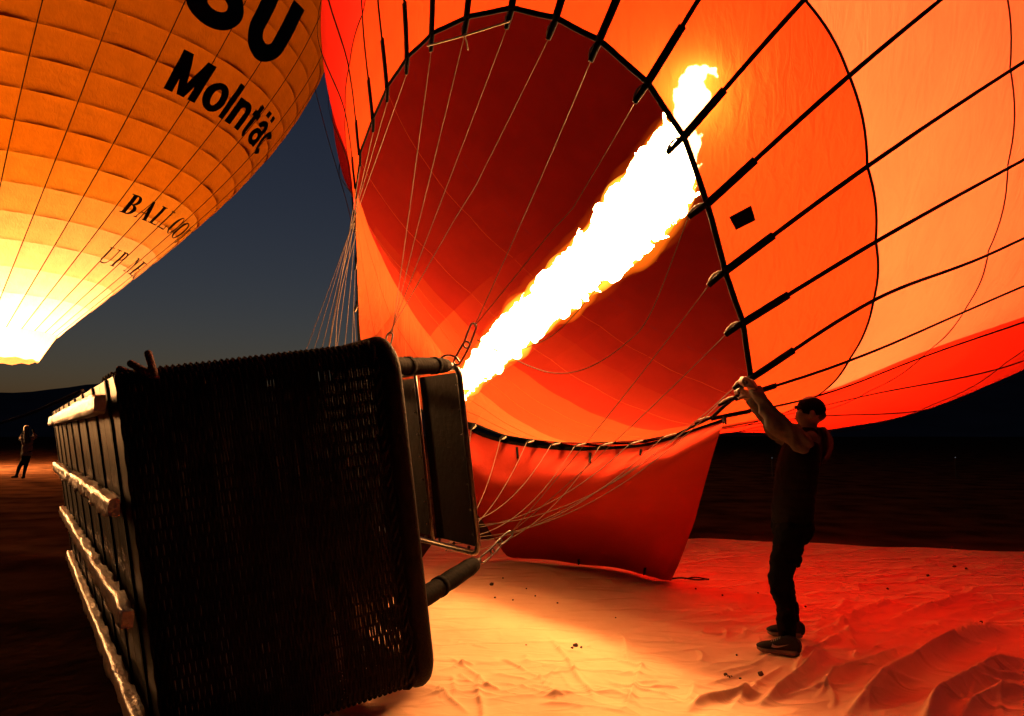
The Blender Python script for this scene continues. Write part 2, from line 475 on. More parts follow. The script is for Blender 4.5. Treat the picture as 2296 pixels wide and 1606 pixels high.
def build_tarp():
    ys = np.concatenate([np.linspace(2.4, 5.2, 330), np.linspace(5.2, 10.4, 130)[1:]])
    xs = np.concatenate([np.linspace(-1.05, 4.4, 520), np.linspace(4.4, 7.4, 110)[1:]])
    X, Y = np.meshgrid(xs, ys, indexing='ij')
    wx = np.zeros_like(X); wy = np.zeros_like(X); small = np.zeros_like(X)
    nz = mnoise.noise
    for i in range(X.shape[0]):
        for j in range(X.shape[1]):
            x, y = float(X[i, j]), float(Y[i, j])
            w1 = nz((x * 2.3, y * 2.3, 1.1)); w2 = nz((x * 2.3, y * 2.3, 7.7))
            wx[i, j] = w1; wy[i, j] = w2
            near = min(1.0, max(0.0, (5.4 - y) / 1.8))
            small[i, j] = .012 * nz((x * 1.1, y * 1.1, 5)) + .0035 * nz((x * 4 + w1, y * 6 + w2, 8)) * (.3 + near)
    Z = .02 + small
    XW, YW = X + .03 * wx, Y + .03 * wy
    for pl, h, w in fold_g:
        best = np.full(X.shape, 1e9); tt = np.zeros(X.shape)
        for k in range(len(pl) - 1):
            a, b = pl[k], pl[k + 1]
            d = b - a; L = d @ d
            t = np.clip(((XW - a[0]) * d[0] + (YW - a[1]) * d[1]) / L, 0, 1)
            q = (XW - a[0] - t * d[0]) ** 2 + (YW - a[1] - t * d[1]) ** 2
            m = q < best
            best = np.where(m, q, best); tt = np.where(m, (k + t) / (len(pl) - 1), tt)
        d_ = np.sqrt(best)
        Z += h * np.exp(-(d_ / w) ** 1.35) * np.clip(np.sin(np.pi * tt) * 1.5, 0.05, 1)
    # a wandering hem
    far = 10.4 - np.clip((X - 2.6) * .30, 0, 2.8) + .05 * np.sin(X * 5)
    YE = np.where(Y > 5.2, 5.2 + (Y - 5.2) * (far - 5.2) / 5.2, Y)
    mb = MB()
    mb.grid(np.stack([X, YE, Z], -1).transpose(1, 0, 2)[:, ::-1] if False else np.stack([X, YE, Z], -1))
    o = mb.build('ground_cloth', M['tarp'])
    return tag(o, 'wide creased pale cloth spread on the ground under the basket and the man', 'ground cloth')
build_tarp()

# ------------------------------------------------------------------ near balloon: the envelope being filled
C0 = np.array([.060, 5.807, 2.727])
AZ, EL = .851, .526
A = np.array([math.sin(AZ) * math.cos(EL), math.cos(AZ) * math.cos(EL), math.sin(EL)])
U = unit(np.cross(A, [0, 0, 1.0])); V = np.cross(U, A)
LV_H = [0, .647, 1.639, 3.2, 5.2, 7.6, 10.2, 12.8, 14.8, 15.8]
LV_R = [1.885, 2.592, 3.151, 3.95, 4.75, 5.35, 5.5, 4.8, 3.1, .4]
LV_B = [0, .332, .585, .92, 1.22, 1.45, 1.55, 1.55, 1.55, 1.55]
LC = [C0 + A * h + V * b for h, b in zip(LV_H, LV_B)]
TAPES = [  # mouth point, first seam point, second seam point, as seen
    ((1680, 848), (1958, 670), (2215, 562)), ((1662, 725), (1962, 540), (2258, 370)), ((1622, 610), (1943, 372), (2263, 153)),
    ((1582, 460), (1903, 170), None), ((1530, 310), (1803, 0), None), ((1450, 190), None, None), ((1343, 95), None, None),
    ((1247, 45), None, None), ((1148, 22), None, None), ((1048, 42), None, None), ((970, 78), None, None), ((915, 130), None, None),
    ((870, 195), None, None), ((838, 265), None, None), ((808, 345), None, None), ((799, 420), None, None)]
BASE_TH = [-29.26, -18.75, -7.84, 4.80, 16.70, 28.45, 41.21, 52.02, 62.80, 74.81, 86.48, 97.16, 109.07, 120.66, 133.56, 143.68]
extra = list(143.68 + np.arange(1, 15) * (314.11 - 143.68) / 15)
BASE_TH += extra + [314.11, 322.4]
NT = len(BASE_TH)
def pol(pt, j):
    w = on_plane(*pt, LC[j], A) - LC[j]
    return math.degrees(math.atan2(w @ V, w @ U)), np.linalg.norm(w)
ring_more = [(797, 500), (800, 590), (802, 690), (803, 770), (818, 850), (880, 905), (960, 925), (1050, 945), (1090, 965), (1180, 983), (1275, 991), (1355, 991), (1430, 988), (1500, 978), (1560, 956), (1640, 900)]
seam_more = {0: ring_more, 1: [(1920, 780), (1830, 890), (814, 38), (786, 138), (776, 235), (776, 332)], 2: [(2166, 688), (2080, 787), (1971, 864), (710, 0), (735, 150), (760, 320), (775, 420)]}
def lobe(a): return math.exp(-(((a - 155 + 180) % 360 - 180) / 38.0) ** 2)
LOBE = [0, .05, .32, .42, .38, .32, .25, .2, .15, .1]
def lobe_low(a): return math.exp(-(((a - 283 + 180) % 360 - 180) / 36.0) ** 2)      # the underside runs flatter
LOBE_LOW = [0, -.13, -.06, .06, .08, .08, .05, 0, 0, 0]
def table(j):
    pts = [t[j] for t in TAPES if t[j]] + seam_more[j]
    tb = sorted((a % 360, r) for a, r in (pol(p, j) for p in pts))
    if j > 0:   # where nothing was seen keep the round section
        seen = [a for a, _ in tb]
        for a in range(0, 360, 6):
            if min(abs((a - s + 180) % 360 - 180) for s in seen) > 14: tb.append((a, LV_R[j] * (1 + LOBE[j] * lobe(a) + LOBE_LOW[j] * lobe_low(a))))
        tb.sort()
    a = [q[0] for q in tb]; r = [q[1] for q in tb]
    a = [a[-1] - 360] + a + [a[0] + 360]; r = [r[-1]] + r + [r[0]]
    return np.array(a), np.array(r)
tabs = {j: table(j) for j in (0, 1, 2)}
TH = np.zeros((len(LV_H), NT + 1)); RR = np.zeros((len(LV_H), NT + 1))
for j in range(len(LV_H)):
    for k in range(NT):
        th = BASE_TH[k]
        if j < 3 and k < len(TAPES) and TAPES[k][j]:
            th = pol(TAPES[k][j], j)[0]
        th = (th - BASE_TH[k] + 180) % 360 - 180 + BASE_TH[k]
        TH[j, k] = th
        RR[j, k] = np.interp(th % 360, *tabs[j]) if j < 3 else LV_R[j] * (1 + LOBE[j] * lobe(th) + LOBE_LOW[j] * lobe_low(th))
    TH[j, NT] = TH[j, 0] + 360; RR[j, NT] = RR[j, 0]
def S1(kk, ll):
    kk = np.asarray(kk, float) % NT; ll = np.asarray(ll, float)
    k0 = np.clip(np.floor(kk).astype(int), 0, NT - 1); f = kk - k0
    J = len(LV_H)
    pos = []
    for j in range(J):
        th = np.radians(TH[j, k0] * (1 - f) + TH[j, k0 + 1] * f)
        r = RR[j, k0] * (1 - f) + RR[j, k0 + 1] * f
        sag = (-.006 if j == 0 else .005) * np.sin(np.pi * f)
        r = r * (1 + sag)
        pos.append(LC[j] + r[..., None] * (np.cos(th)[..., None] * U + np.sin(th)[..., None] * V))
    pos = np.array([2 * pos[0] - pos[1]] + pos + [2 * pos[-1] - pos[-2]])
    i = np.clip(np.floor(ll).astype(int), 0, J - 2); t = (ll - i)[..., None]
    idx = np.indices(ll.shape)
    g_ = lambda o: pos[(i + o,) + tuple(idx)]
    p0, p1, p2, p3 = g_(0), g_(1), g_(2), g_(3)
    return .5 * (2 * p1 + (p2 - p0) * t + (2 * p0 - 5 * p1 + 4 * p2 - p3) * t * t + (3 * p1 - p0 - 3 * p2 + p3) * t ** 3)
def N1(kk, ll):
    e = .01
    kk = np.asarray(kk, float); ll = np.asarray(ll, float)
    a = S1(kk + e, ll) - S1(kk - e, ll); b = S1(kk, ll + e) - S1(kk, np.maximum(ll - e, 0))
    nn = np.cross(a, b)
    nn /= np.linalg.norm(nn, axis=-1, keepdims=True) + 1e-12
    return nn
test = N1(np.array([2.5]), np.array([.5]))[0]
SGN = 1.0 if test @ (S1(np.array([2.5]), np.array([.5]))[0] - LC[0]) > 0 else -1.0
def tape_pts(k, l0, l1, n_):
    ll = np.linspace(l0, l1, n_); kk = np.full(n_, float(k))
    return S1(kk, ll), N1(kk, ll) * SGN

env = empty('balloon_envelope', (C0[0], C0[1], 0), 'huge red and orange balloon envelope lying open-mouthed and lit from inside by the flame', 'balloon envelope')
NP = 9
for j in range(4):
    for k in range(NT):
        kk, ll = np.meshgrid(np.linspace(k, k + 1 - 1e-6, NP), np.linspace(j, j + 1 - 1e-9, NP), indexing='ij')
        mb = MB(); mb.grid(S1(kk, ll))
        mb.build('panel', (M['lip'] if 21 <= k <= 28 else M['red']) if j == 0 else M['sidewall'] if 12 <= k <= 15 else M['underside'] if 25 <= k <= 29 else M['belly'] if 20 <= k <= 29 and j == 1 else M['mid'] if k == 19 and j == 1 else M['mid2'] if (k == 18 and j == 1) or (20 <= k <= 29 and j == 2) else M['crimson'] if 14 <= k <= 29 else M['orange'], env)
for k0_, k1_, mt in ((0, 14, 'orange'), (14, 30, 'crimson'), (30, NT - 1e-6, 'orange')):
    kk, ll = np.meshgrid(np.linspace(k0_, k1_, int(k1_ - k0_) * 4 + 5), np.linspace(4, len(LV_H) - 1 - 1e-6, 40), indexing='ij')
    mb = MB(); mb.grid(S1(kk, ll)); mb.build('crown', M[mt], env)
# load tapes, one by one
for k in range(NT):
    p, nn = tape_pts(k, 0.0, 5.0, 90)
    lift = np.interp(np.linspace(0, 5, 90), [0, 1, 2, 5], [0, .006, .03, .06])
    p = p + nn * lift[:, None]
    w = np.interp(np.linspace(0, 5, 90), [0, .8, 2, 5], [.028, .030, .022, .03])
    mb = MB(); mb.ribbon(p, nn, w, .004, .008); mb.build('load_tape', M['webbing'], env)
# seams round the envelope
for l, w, mt in ((1.0, .016, 'webbing'), (2.0, .010, 'webbing_red'), (3.0, .012, 'webbing_red'), (4.0, .012, 'webbing_red')):
    kk = np.linspace(0, NT - 1e-6, NT * 8); ll = np.full_like(kk, l)
    p, nn = S1(kk, ll), N1(kk, ll) * SGN
    p = np.vstack([p, p[:1]]); nn = np.vstack([nn, nn[:1]])
    mb = MB(); mb.ribbon(p, nn, w, .005, .003); mb.build('seam', M[mt], env)
# faint panel joins inside the first two rows
for l in (.33, .66, 1.33, 1.66, 2.5, 3.5):
    kk = np.linspace(11, 30, 160); ll = np.full_like(kk, l)
    p, nn = S1(kk, ll), -N1(kk, ll) * SGN
    mb = MB(); mb.ribbon(p, nn, .006, .002, .002); mb.build('inner_stitching', M['red'], env)
# black band round the mouth
kk = np.linspace(0, NT - 1e-6, NT * 8); ll = np.full_like(kk, .0)
p, nn = S1(kk, ll), N1(kk, ll) * SGN
tang = S1(kk, ll + .05) - p; tang /= np.linalg.norm(tang, axis=1)[:, None]
mb = MB()
p = p + tang * .012
p = np.vstack([p, p[:1]]); nn = np.vstack([nn, nn[:1]])
mb.ribbon(p, nn, .035, .008, -.004); mb.build('mouth_band', M['webbing'], env)
# sleeves and cables
Q1 = at(1063, 733, 4.75); Q2 = at(873, 752, 5.6); Q3 = at(745, 860, 6.6); Q4 = at(1143, 1197, 4.95); Q5 = at(1000, 1205, 5.55)
sleeve_end = {}
for k in range(NT):
    p, nn = tape_pts(k, 0.0, .36, 10)
    d_in = unit(p[0] - p[2])
    mb = MB()
    out_w = .049
    mb.ribbon(p, nn, out_w, .014, .005)
    mb.build('tape_sleeve', M['webbing'], env)
    toward = Q1 if 3 <= k <= 6 else Q2 if 7 <= k <= 10 else Q3 if 11 <= k <= 20 else Q5 if 21 <= k < NT - 1 else Q4
    d2 = unit(d_in * .55 + unit(toward - p[0]) * .45)
    e = p[0] + d2 * .125
    mb = MB()
    loop = spline([p[0] + d_in * -.02, p[0] + d2 * .06, e], 6)
    mb.ribbon(loop, np.repeat(nn[:1], 6, 0), np.linspace(.040, .030, 6), .014, -.006)
    lp = mb.build('cable_loop', M['webbing'], env)
    t2 = MB()
    side = unit(np.cross(d2, nn[0]))
    tp = spline([p[0] + d2 * .01 + side * .022, p[0] + d2 * .06 + side * .03, e + side * .012], 8)
    t2.tube(tp, [.004, .008, .006, .010, .007, .010, .006, .004], 5)
    t2.build('loop_flap', M['tag'], lp)
    sleeve_end[k] = e
def cable(p0, p1, sag, r=.0026, parent=env, side=(0, 0, -1), kink=0.0, n_=26, name='rigging_cable', mat='cable'):
    p0, p1 = np.asarray(p0), np.asarray(p1)
    t = np.linspace(0, 1, n_)[:, None]
    pts = p0 * (1 - t) + p1 * t + np.asarray(side, float) * sag * 4 * t * (1 - t)
    if kink:
        tk = np.linspace(0, 1, n_)
        w = np.interp(tk, [0, .45, .55, 1], [0, kink, kink * .55, 0])
        pts = pts + w[:, None] * np.array([.8, .5, .2])
    mb = MB(); mb.tube(pts, r, 6)
    return mb.build(name, M[mat], parent)
for k in range(NT):
    e = sleeve_end[k]
    if k in (3, 4): continue
    if k in (5, 6): cable(e, Q1, .02, kink=.10 if k == 5 else .0)
    elif 7 <= k <= 10: cable(e, Q2 + np.array([.01 * (k - 8), 0, 0]), .01, kink=.05 if k == 7 else 0)
    elif 11 <= k <= 20: cable(e, Q3 + np.array([.07 * (k - 15), .05 * (k - 15), .0]), .02)
    elif k in (1, 2): cable(e, Q4, .03)
    elif k == 0: cable(e, Q4, .10)
    else: cable(e, Q5 + np.array([.0, 0, -.05 * ((k * 7) % 5) + .1]), .16 + .03 * ((k * 5) % 4), r=.0030)
# two slack cables hanging below the flame
def slack(seq, name='rigging_cable', r=.0035, parent=env, mat='cable', n_=50):
    mb = MB(); mb.tube(spline([at(*q) for q in seq], n_), r, 6)
    return mb.build(name, M[mat], parent)
s3 = spline([at(1070, 762, 4.75), at(1130, 795, 4.8), at(1231, 835, 4.9), at(1315, 826, 4.9), at(1402, 771, 4.8), at(1460, 700, 4.7), sleeve_end[3]], 60)
mb = MB(); mb.tube(s3, .003, 6); mb.build('rigging_cable', M['cable'], env)
s4 = spline([at(1070, 762, 4.75), at(1120, 786, 4.8), at(1190, 776, 4.85), at(1270, 725, 4.85), at(1400, 560, 4.7), sleeve_end[4]], 50)
mb = MB(); mb.tube(s4, .003, 6); mb.build('rigging_cable', M['cable'], env)
# cord tied across the top of the mouth, with its hanging end
slack([(958, 103, 5.0), (1040, 80, 4.75), (1142, 48, 4.5)], 'tie_cord', .006, mat='tag')
slack([(1040, 78, 4.75), (1046, 95, 4.75), (1049, 112, 4.75)], 'cord_end', .006, mat='tag', n_=12)
# rope falling along the outside, left
slack([(735, 790, 6.5), (750, 700, 6.6), (768, 610, 6.6), (795, 500, 6.5)], r=.004)
slack([(752, 782, 6.5), (757, 700, 6.6), (772, 620, 6.6), (797, 530, 6.5)], r=.004)
slack([(706, 200, 8.8), (738, 320, 8.4), (775, 445, 8.0), (793, 520, 7.8)], 'crown_line', .005, mat='black_rope')
# black square patch on the cloth
def find_kl(x, y, k0_, k1_, l0_, l1_):
    kk_, ll_ = np.meshgrid(np.linspace(k0_, k1_, 160), np.linspace(l0_, l1_, 160), indexing='ij')
    Q = S1(kk_, ll_).reshape(-1, 3) - np.array([0, 0, CAMH])
    c, s_ = math.cos(PITCH), math.sin(PITCH)
    d = Q[:, 1] * c + Q[:, 2] * s_; px_ = CX + F * Q[:, 0] / d; py_ = CY - F * (-Q[:, 1] * s_ + Q[:, 2] * c) / d
    i = ((px_ - x) ** 2 + (py_ - y) ** 2).argmin()
    return kk_.ravel()[i], ll_.ravel()[i], d[i]
cn = [find_kl(x_, y_, 2, 3, 0, .8)[:2] for x_, y_ in ((1635, 487), (1684, 460), (1694, 494), (1649, 516))]
u_, v_ = np.meshgrid(np.linspace(0, 1, 6), np.linspace(0, 1, 6), indexing='ij')
kq = (cn[0][0] * (1 - u_) + cn[1][0] * u_) * (1 - v_) + (cn[3][0] * (1 - u_) + cn[2][0] * u_) * v_
lq = (cn[0][1] * (1 - u_) + cn[1][1] * u_) * (1 - v_) + (cn[3][1] * (1 - u_) + cn[2][1] * u_) * v_
pp = S1(kq, lq) + N1(kq, lq) * SGN * .006
mb = MB(); mb.grid(pp); mb.build('cloth_patch', M['webbing'], env)

# scoop: the red sheet hanging from the lower lip to the ground
def scoop():
    lip = lambda x, y: float((on_plane(x, y, C0, A)[1] * math.cos(PITCH) + (on_plane(x, y, C0, A)[2] - CAMH) * math.sin(PITCH)))
    tp = [(985, 905), (1050, 957), (1100, 981), (1180, 999), (1275, 1006), (1355, 1006), (1430, 1002), (1500, 987), (1560, 966), (1622, 945)]
    md = [(1000, 1090), (1060, 1086), (1110, 1092), (1190, 1098), (1280, 1104), (1350, 1100), (1420, 1080), (1490, 1052), (1550, 1022), (1606, 990)]
    top = [(x_, y_, lip(x_, y_ - 14) + .03) for x_, y_ in tp]
    mid = [(q[0], q[1], t_[2] - .26) for q, t_ in zip(md, top)]
    low = [(x_, y_, m_[2] * .45 + b_ * .55) for (x_, y_), m_, b_ in zip(((1075, 1160), (1100, 1170), (1140, 1175), (1210, 1182), (1290, 1190), (1360, 1192), (1420, 1190), (1480, 1180), (1530, 1165), (1563, 1150)), mid, (8.55, 8.5, 8.4, 8.3, 8.1, 7.9, 7.65, 7.4, 7.3, 7.25))]
    bot = [(1128, 1240, 8.55), (1142, 1250, 8.5), (1170, 1252, 8.4), (1230, 1256, 8.3), (1300, 1266, 8.1), (1370, 1273, 7.9), (1420, 1284, 7.65), (1455, 1294, 7.4), (1485, 1300, 7.3), (1505, 1302, 7.25)]
    rows = [spline([at(*q) for q in r_], 60) for r_ in (top, mid, low, bot)]
    P_ = np.array([spline([rows[j][i] for j in range(4)], 36) for i in range(60)])
    for i in range(60):
        for j in range(36):
            x = P_[i, j]
            P_[i, j] += np.array([0, -1, .3]) * (.10 * mnoise.noise((i * .08 - j * .05, j * .05, 4)) + .06 * mnoise.noise((i * .05 + j * .13, j * .05, 8)) + .035 * (1 - 2 * abs(mnoise.noise((i * .16 + j * .14, (i - j) * .03, 2))))) * min(1, j / 8)
    mb = MB(); mb.grid(P_)
    o = mb.build('scoop', M['scoop'], env)
    mb = MB()
    nn = np.repeat([[0, -1.0, .2]], 60, 0)
    mb.ribbon(P_[:, 0], nn, .036, .006, 0); mb.build('scoop_hem', M['webbing'], o)
    for i, ln in ((18, 3), (30, 3), (40, 3)):
        mb = MB(); q = P_[i, 1:1 + ln + 1] + np.array([0, -.02, 0]); mb.ribbon(q, np.repeat([[0, -1.0, .2]], len(q), 0), .022, .006); mb.build('scoop_strap', M['webbing'], o)
    for i in (26, 43):
        q = P_[i, 33:36] + np.array([0, -.03, 0]); mb = MB(); mb.ribbon(q, np.repeat([[0, -1.0, .2]], len(q), 0), .03, .01); mb.build('scoop_strap', M['webbing'], o)
    q = [P_[59, 0] + np.array([.0, -.02, .03]), P_[59, 2] + np.array([0, -.03, 0]), P_[59, 4] + np.array([0, -.03, 0])]
    mb = MB(); mb.ribbon(q, np.repeat([[0, -1.0, .2]], 3, 0), .03, .012); mb.build('scoop_strap', M['webbing'], o)
    return P_
SC = scoop()
mb = MB()
mb.tube(spline([SC[59, 35] + [0, 0, .02], on_ground(1530, 1296, .05), on_ground(1560, 1300, .04), on_ground(1590, 1299, .05)], 24), .008, 6)
mb.tube(spline([on_ground(1535, 1298, .05), on_ground(1560, 1295, .05), on_ground(1590, 1299, .05)], 16), .006, 6)
tag(mb.build('tether_cord', M['black_rope']), 'short dark cord lying on the cloth at the corner of the red sheet', 'cord')

# ------------------------------------------------------------------ far balloon, standing on the left
S2 = 2.2
B2 = dict(X=-10.908, Y=15.0, z0=3.533, r0=1.358, b0=.653, kap=-.018, k2=.009, lx=.153, ly=.113)
_l = np.linspace(0, 26, 1000)
_be = B2['b0'] - B2['kap'] * _l - B2['k2'] * _l ** 2
_be = np.maximum(_be, -1.75)
_r = B2['r0'] + np.concatenate([[0], np.cumsum(np.sin((_be[1:] + _be[:-1]) / 2))]) * _l[1]
_z = B2['z0'] + np.concatenate([[0], np.cumsum(np.cos((_be[1:] + _be[:-1]) / 2))]) * _l[1]
_stop = int(np.argmax(_r < .25)) if (_r < .25).any() else len(_r) - 1
L2MAX = _l[_stop]
cam_o = np.array([0, 0, CAMH])
def S2f(th, l, out=0.0):
    th = np.radians(np.asarray(th, float)); l = np.asarray(l, float)
    r = np.interp(l, _l, _r) + out; z = np.interp(l, _l, _z) - out * np.sin(np.interp(l, _l, _be)) * .8
    x = B2['X'] + B2['lx'] * (z - B2['z0']) + r * np.cos(th)
    y = B2['Y'] + B2['ly'] * (z - B2['z0']) + r * np.sin(th)
    P_ = np.stack([x, y, z], -1)
    return cam_o + (P_ - cam_o) * S2
D2 = 11.6129  # 31 gores
T20 = -1.2 - 8 * D2
bal2 = empty('hot_air_balloon', S2f(0, 0) * [1, 1, 0] + np.array([-1.3, -1.2, 0]) * S2, 'tall upright orange balloon glowing from inside with black lettering, left edge', 'balloon')
ROW0, ROWH = .2, .55
def panel2(k, l0, l1, name='panel'):
    n_ = 15
    f, g_ = np.meshgrid(np.linspace(0, 1, n_), np.linspace(0, 1, n_), indexing='ij')
    th = T20 + (k + f) * D2; l = l0 + (l1 - l0) * g_
    # each panel bellies out between its seams, heavier toward its lower edge; a few pull creases at the right side
    b = .030 * np.sin(np.pi * f) ** .8 + .017 * (np.sin(np.pi * g_ ** .6)) ** .5 * np.sin(np.pi * np.clip(f, .02, .98)) ** .35
    ph = rng.uniform(0, 6)
    sag = rng.uniform(.75, 1.1)
    b = b * sag * min(1.0, .45 + l0 * .12) + np.sin(np.pi * g_) ** .6 * (rng.uniform(.001, .0045) * np.sin(g_ * rng.uniform(24, 34) + ph + rng.uniform(-6, 6) * f) * f ** 2.5 * (1 - f ** 8) + rng.uniform(.001, .004) * np.sin(g_ * rng.uniform(24, 34) - ph + rng.uniform(-5, 5) * f) * (1 - f) ** 3 * (1 - (1 - f) ** 8))
    mb = MB(); mb.grid(S2f(th, l, b))
    mb.build(name, GLOW_STEPS[int(np.clip(round((l0 - .1) / .55), 0, 6))], bal2)
NROW = 20
VIS = range(0, 14)
for k in VIS:
    panel2(k, 0.0, ROW0)
    for j in range(NROW):
        panel2(k, ROW0 + j * ROWH, ROW0 + (j + 1) * ROWH)
LTOP = ROW0 + NROW * ROWH
mb = MB()
f, g_ = np.meshgrid(np.linspace(14, 31, 69), np.linspace(0, LTOP, 40), indexing='ij')
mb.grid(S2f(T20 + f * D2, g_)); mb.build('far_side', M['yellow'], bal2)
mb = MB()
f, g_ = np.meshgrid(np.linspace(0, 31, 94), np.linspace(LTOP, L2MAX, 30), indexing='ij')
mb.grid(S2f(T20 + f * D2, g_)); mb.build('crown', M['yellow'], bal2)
for k in range(0, 16):
    ll = np.linspace(0, LTOP, 80); th = np.full(80, T20 + k * D2)
    p = S2f(th, ll, .012); nn = S2f(th, ll, .1) - S2f(th, ll, 0)
    mb = MB(); mb.ribbon(p, nn, .017 * S2, .008 * S2); mb.build('load_tape', M['seam2'], bal2)
# skirt below the mouth, burner, basket
mb = MB()
f, g_ = np.meshgrid(np.linspace(0, 360, 61), np.linspace(0, 1, 6), indexing='ij')
m0 = S2f(0, 0)
cen = np.array([B2['X'], B2['Y'], B2['z0']])
rr_ = B2['r0'] * (1 - .22 * g_)
sk = np.stack([cen[0] + rr_ * np.cos(np.radians(f)), cen[1] + rr_ * np.sin(np.radians(f)), cen[2] - .55 * g_ + .02 * np.sin(np.radians(f * 15)) * g_], -1)
mb.grid(cam_o + (sk - cam_o) * S2); mb.build('skirt', GLOW_STEPS[2], bal2)
bz = cam_o + (cen - cam_o) * S2
mb = MB(); b0 = bz + np.array([-1.3, -1.2, 0]) * S2; b0[2] = 0
w_ = 1.05
def bcorner(sx, sy, z): return np.array([b0[0] + sx * w_, b0[1] + sy * w_, z])
body = [bcorner(-1, -1, 0), bcorner(1, -1, 0), bcorner(1, 1, 0), bcorner(-1, 1, 0), bcorner(-1, -1, 1.1), bcorner(1, -1, 1.1), bcorner(1, 1, 1.1), bcorner(-1, 1, 1.1)]
for a_, b_ in ((0, 1), (1, 2), (2, 3), (3, 0)):
    q0, q1, q2, q3 = body[a_], body[b_], body[b_ + 4], body[a_ + 4]
    ins = unit(np.array([b0[0], b0[1], 0]) - (q0 + q1) / 2 * [1, 1, 0]) * .05
    mb.hexa([q0, q1, q1 + ins, q0 + ins, q3, q2, q2 + ins, q3 + ins])
mb.hexa([body[0], body[1], body[2], body[3]] + [q + [0, 0, .06] for q in body[:4]])
mb.build('basket', M['wicker'], bal2)
mb = MB(); mb.tube([bcorner(-1, -1, 1.12), bcorner(1, -1, 1.12), bcorner(1, 1, 1.12), bcorner(-1, 1, 1.12), bcorner(-1, -1, 1.12)], .05, 8); mb.build('rim', M['leather'], bal2)
for sx in (-1, 1):
    for sy in (-1, 1):
        mb = MB(); mb.tube([bcorner(sx, sy, 1.1), bcorner(sx * .75, sy * .75, 2.05)], .03, 8); mb.build('pole', M['pad'], bal2)
mb = MB(); mb.tube([bcorner(-.75, -.75, 2.05), bcorner(.75, -.75, 2.05), bcorner(.75, .75, 2.05), bcorner(-.75, .75, 2.05), bcorner(-.75, -.75, 2.05)], .03, 8)
mb.cap([b0[0] - .15, b0[1], 1.9], .12, [b0[0] - .15, b0[1], 2.2], .13); mb.cap([b0[0] + .15, b0[1], 1.9], .12, [b0[0] + .15, b0[1], 2.2], .13)
mb.build('burner', M['steel'], bal2)

# lettering -------------------------------------------------------
def place_word(name, quads, th0, l0, height, parent, lift=.026):
    """quads in letter units (height 1) wrapped on the cloth"""
    mb = MB()
    r0 = float(np.interp(l0 + height * .5, _l, _r))
    for q in quads:
        vs = np.array(q[0]); x, y = vs[:, 0] * height, vs[:, 1] * height
        th = th0 + np.degrees(x / r0); l = l0 + y
        # same belly as the panel below it
        f = ((th - T20) / D2) % 1; g2 = ((l - ROW0) / ROWH) % 1
        b = .030 * np.sin(np.pi * f) ** .8 + .017 * (np.sin(np.pi * g2 ** .6)) ** .5 * np.sin(np.pi * np.clip(f, .02, .98)) ** .35
        mb.add(S2f(th, l, b * 1.15 + lift), q[1])
    return mb.build(name, M['ink'], parent)
def font_word(text, offset, shear, sx=1.0):
    cu = bpy.data.curves.new('tmp', 'FONT'); cu.body = text; cu.size = 1.0; cu.offset = offset; cu.shear = shear; cu.space_character = .94
    cu.resolution_u = 5
    o = bpy.data.objects.new('tmp', cu); col.objects.link(o)
    dg = bpy.context.evaluated_depsgraph_get(); dg.update()
    me = bpy.data.meshes.new_from_object(o.evaluated_get(dg))
    bpy.data.objects.remove(o)
    bm = bmesh.new(); bm.from_mesh(me)
    bmesh.ops.triangulate(bm, faces=bm.faces[:])
    for _ in range(5):
        ed = [e for e in bm.edges if e.calc_length() > .09]
        if not ed: break
        bmesh.ops.subdivide_edges(bm, edges=ed, cuts=1)
        bmesh.ops.triangulate(bm, faces=bm.faces[:])
    v = np.array([(p.co.x * sx, p.co.y) for p in bm.verts]); bm.verts.index_update()
    f_ = [tuple(q.index for q in p.verts) for p in bm.faces]
    bm.free(); bpy.data.meshes.remove(me)
    v[:, 1] /= .70; v[:, 0] /= .70
    return [(v, f_)], v[:, 0].max()
def seg(poly):
    """quad given by four corners -> subdivided quads"""
    a, b, c, d = [np.array(q, float) for q in poly]
    n_ = 5; P_ = []
    for i in range(n_):
        for j in range(n_):
            s_, t_ = i / (n_ - 1), j / (n_ - 1)
            P_.append((a * (1 - s_) + b * s_) * (1 - t_) + (d * (1 - s_) + c * s_) * t_)
    return np.array(P_), [(i * n_ + j, (i + 1) * n_ + j, (i + 1) * n_ + j + 1, i * n_ + j + 1) for i in range(n_ - 1) for j in range(n_ - 1)]
def rect(x0, y0, x1, y1): return seg([(x0, y0), (x1, y0), (x1, y1), (x0, y1)])
def bow(cx, cy, rx, ry, ix, iy, a0, a1, n_=18):
    P_ = []
    for i in range(n_):
        a = R(a0 + (a1 - a0) * i / (n_ - 1))
        P_ += [(cx + rx * math.cos(a), cy + ry * math.sin(a)), (cx + ix * math.cos(a), cy + iy * math.sin(a))]
    return np.array(P_), [(2 * i, 2 * i + 2, 2 * i + 3, 2 * i + 1) for i in range(n_ - 1)]
def diag(x0, y0, x1, y1, w): return seg([(x0 - w / 2, y0), (x0 + w / 2, y0), (x1 + w / 2, y1), (x1 - w / 2, y1)])
th_, se = .06, .05
def stem(x, w=.2): return [rect(x, 0, x + w, 1), rect(x - .09, 0, x + w + .09, se), rect(x - .09, 1 - se, x + w + .09, 1)]
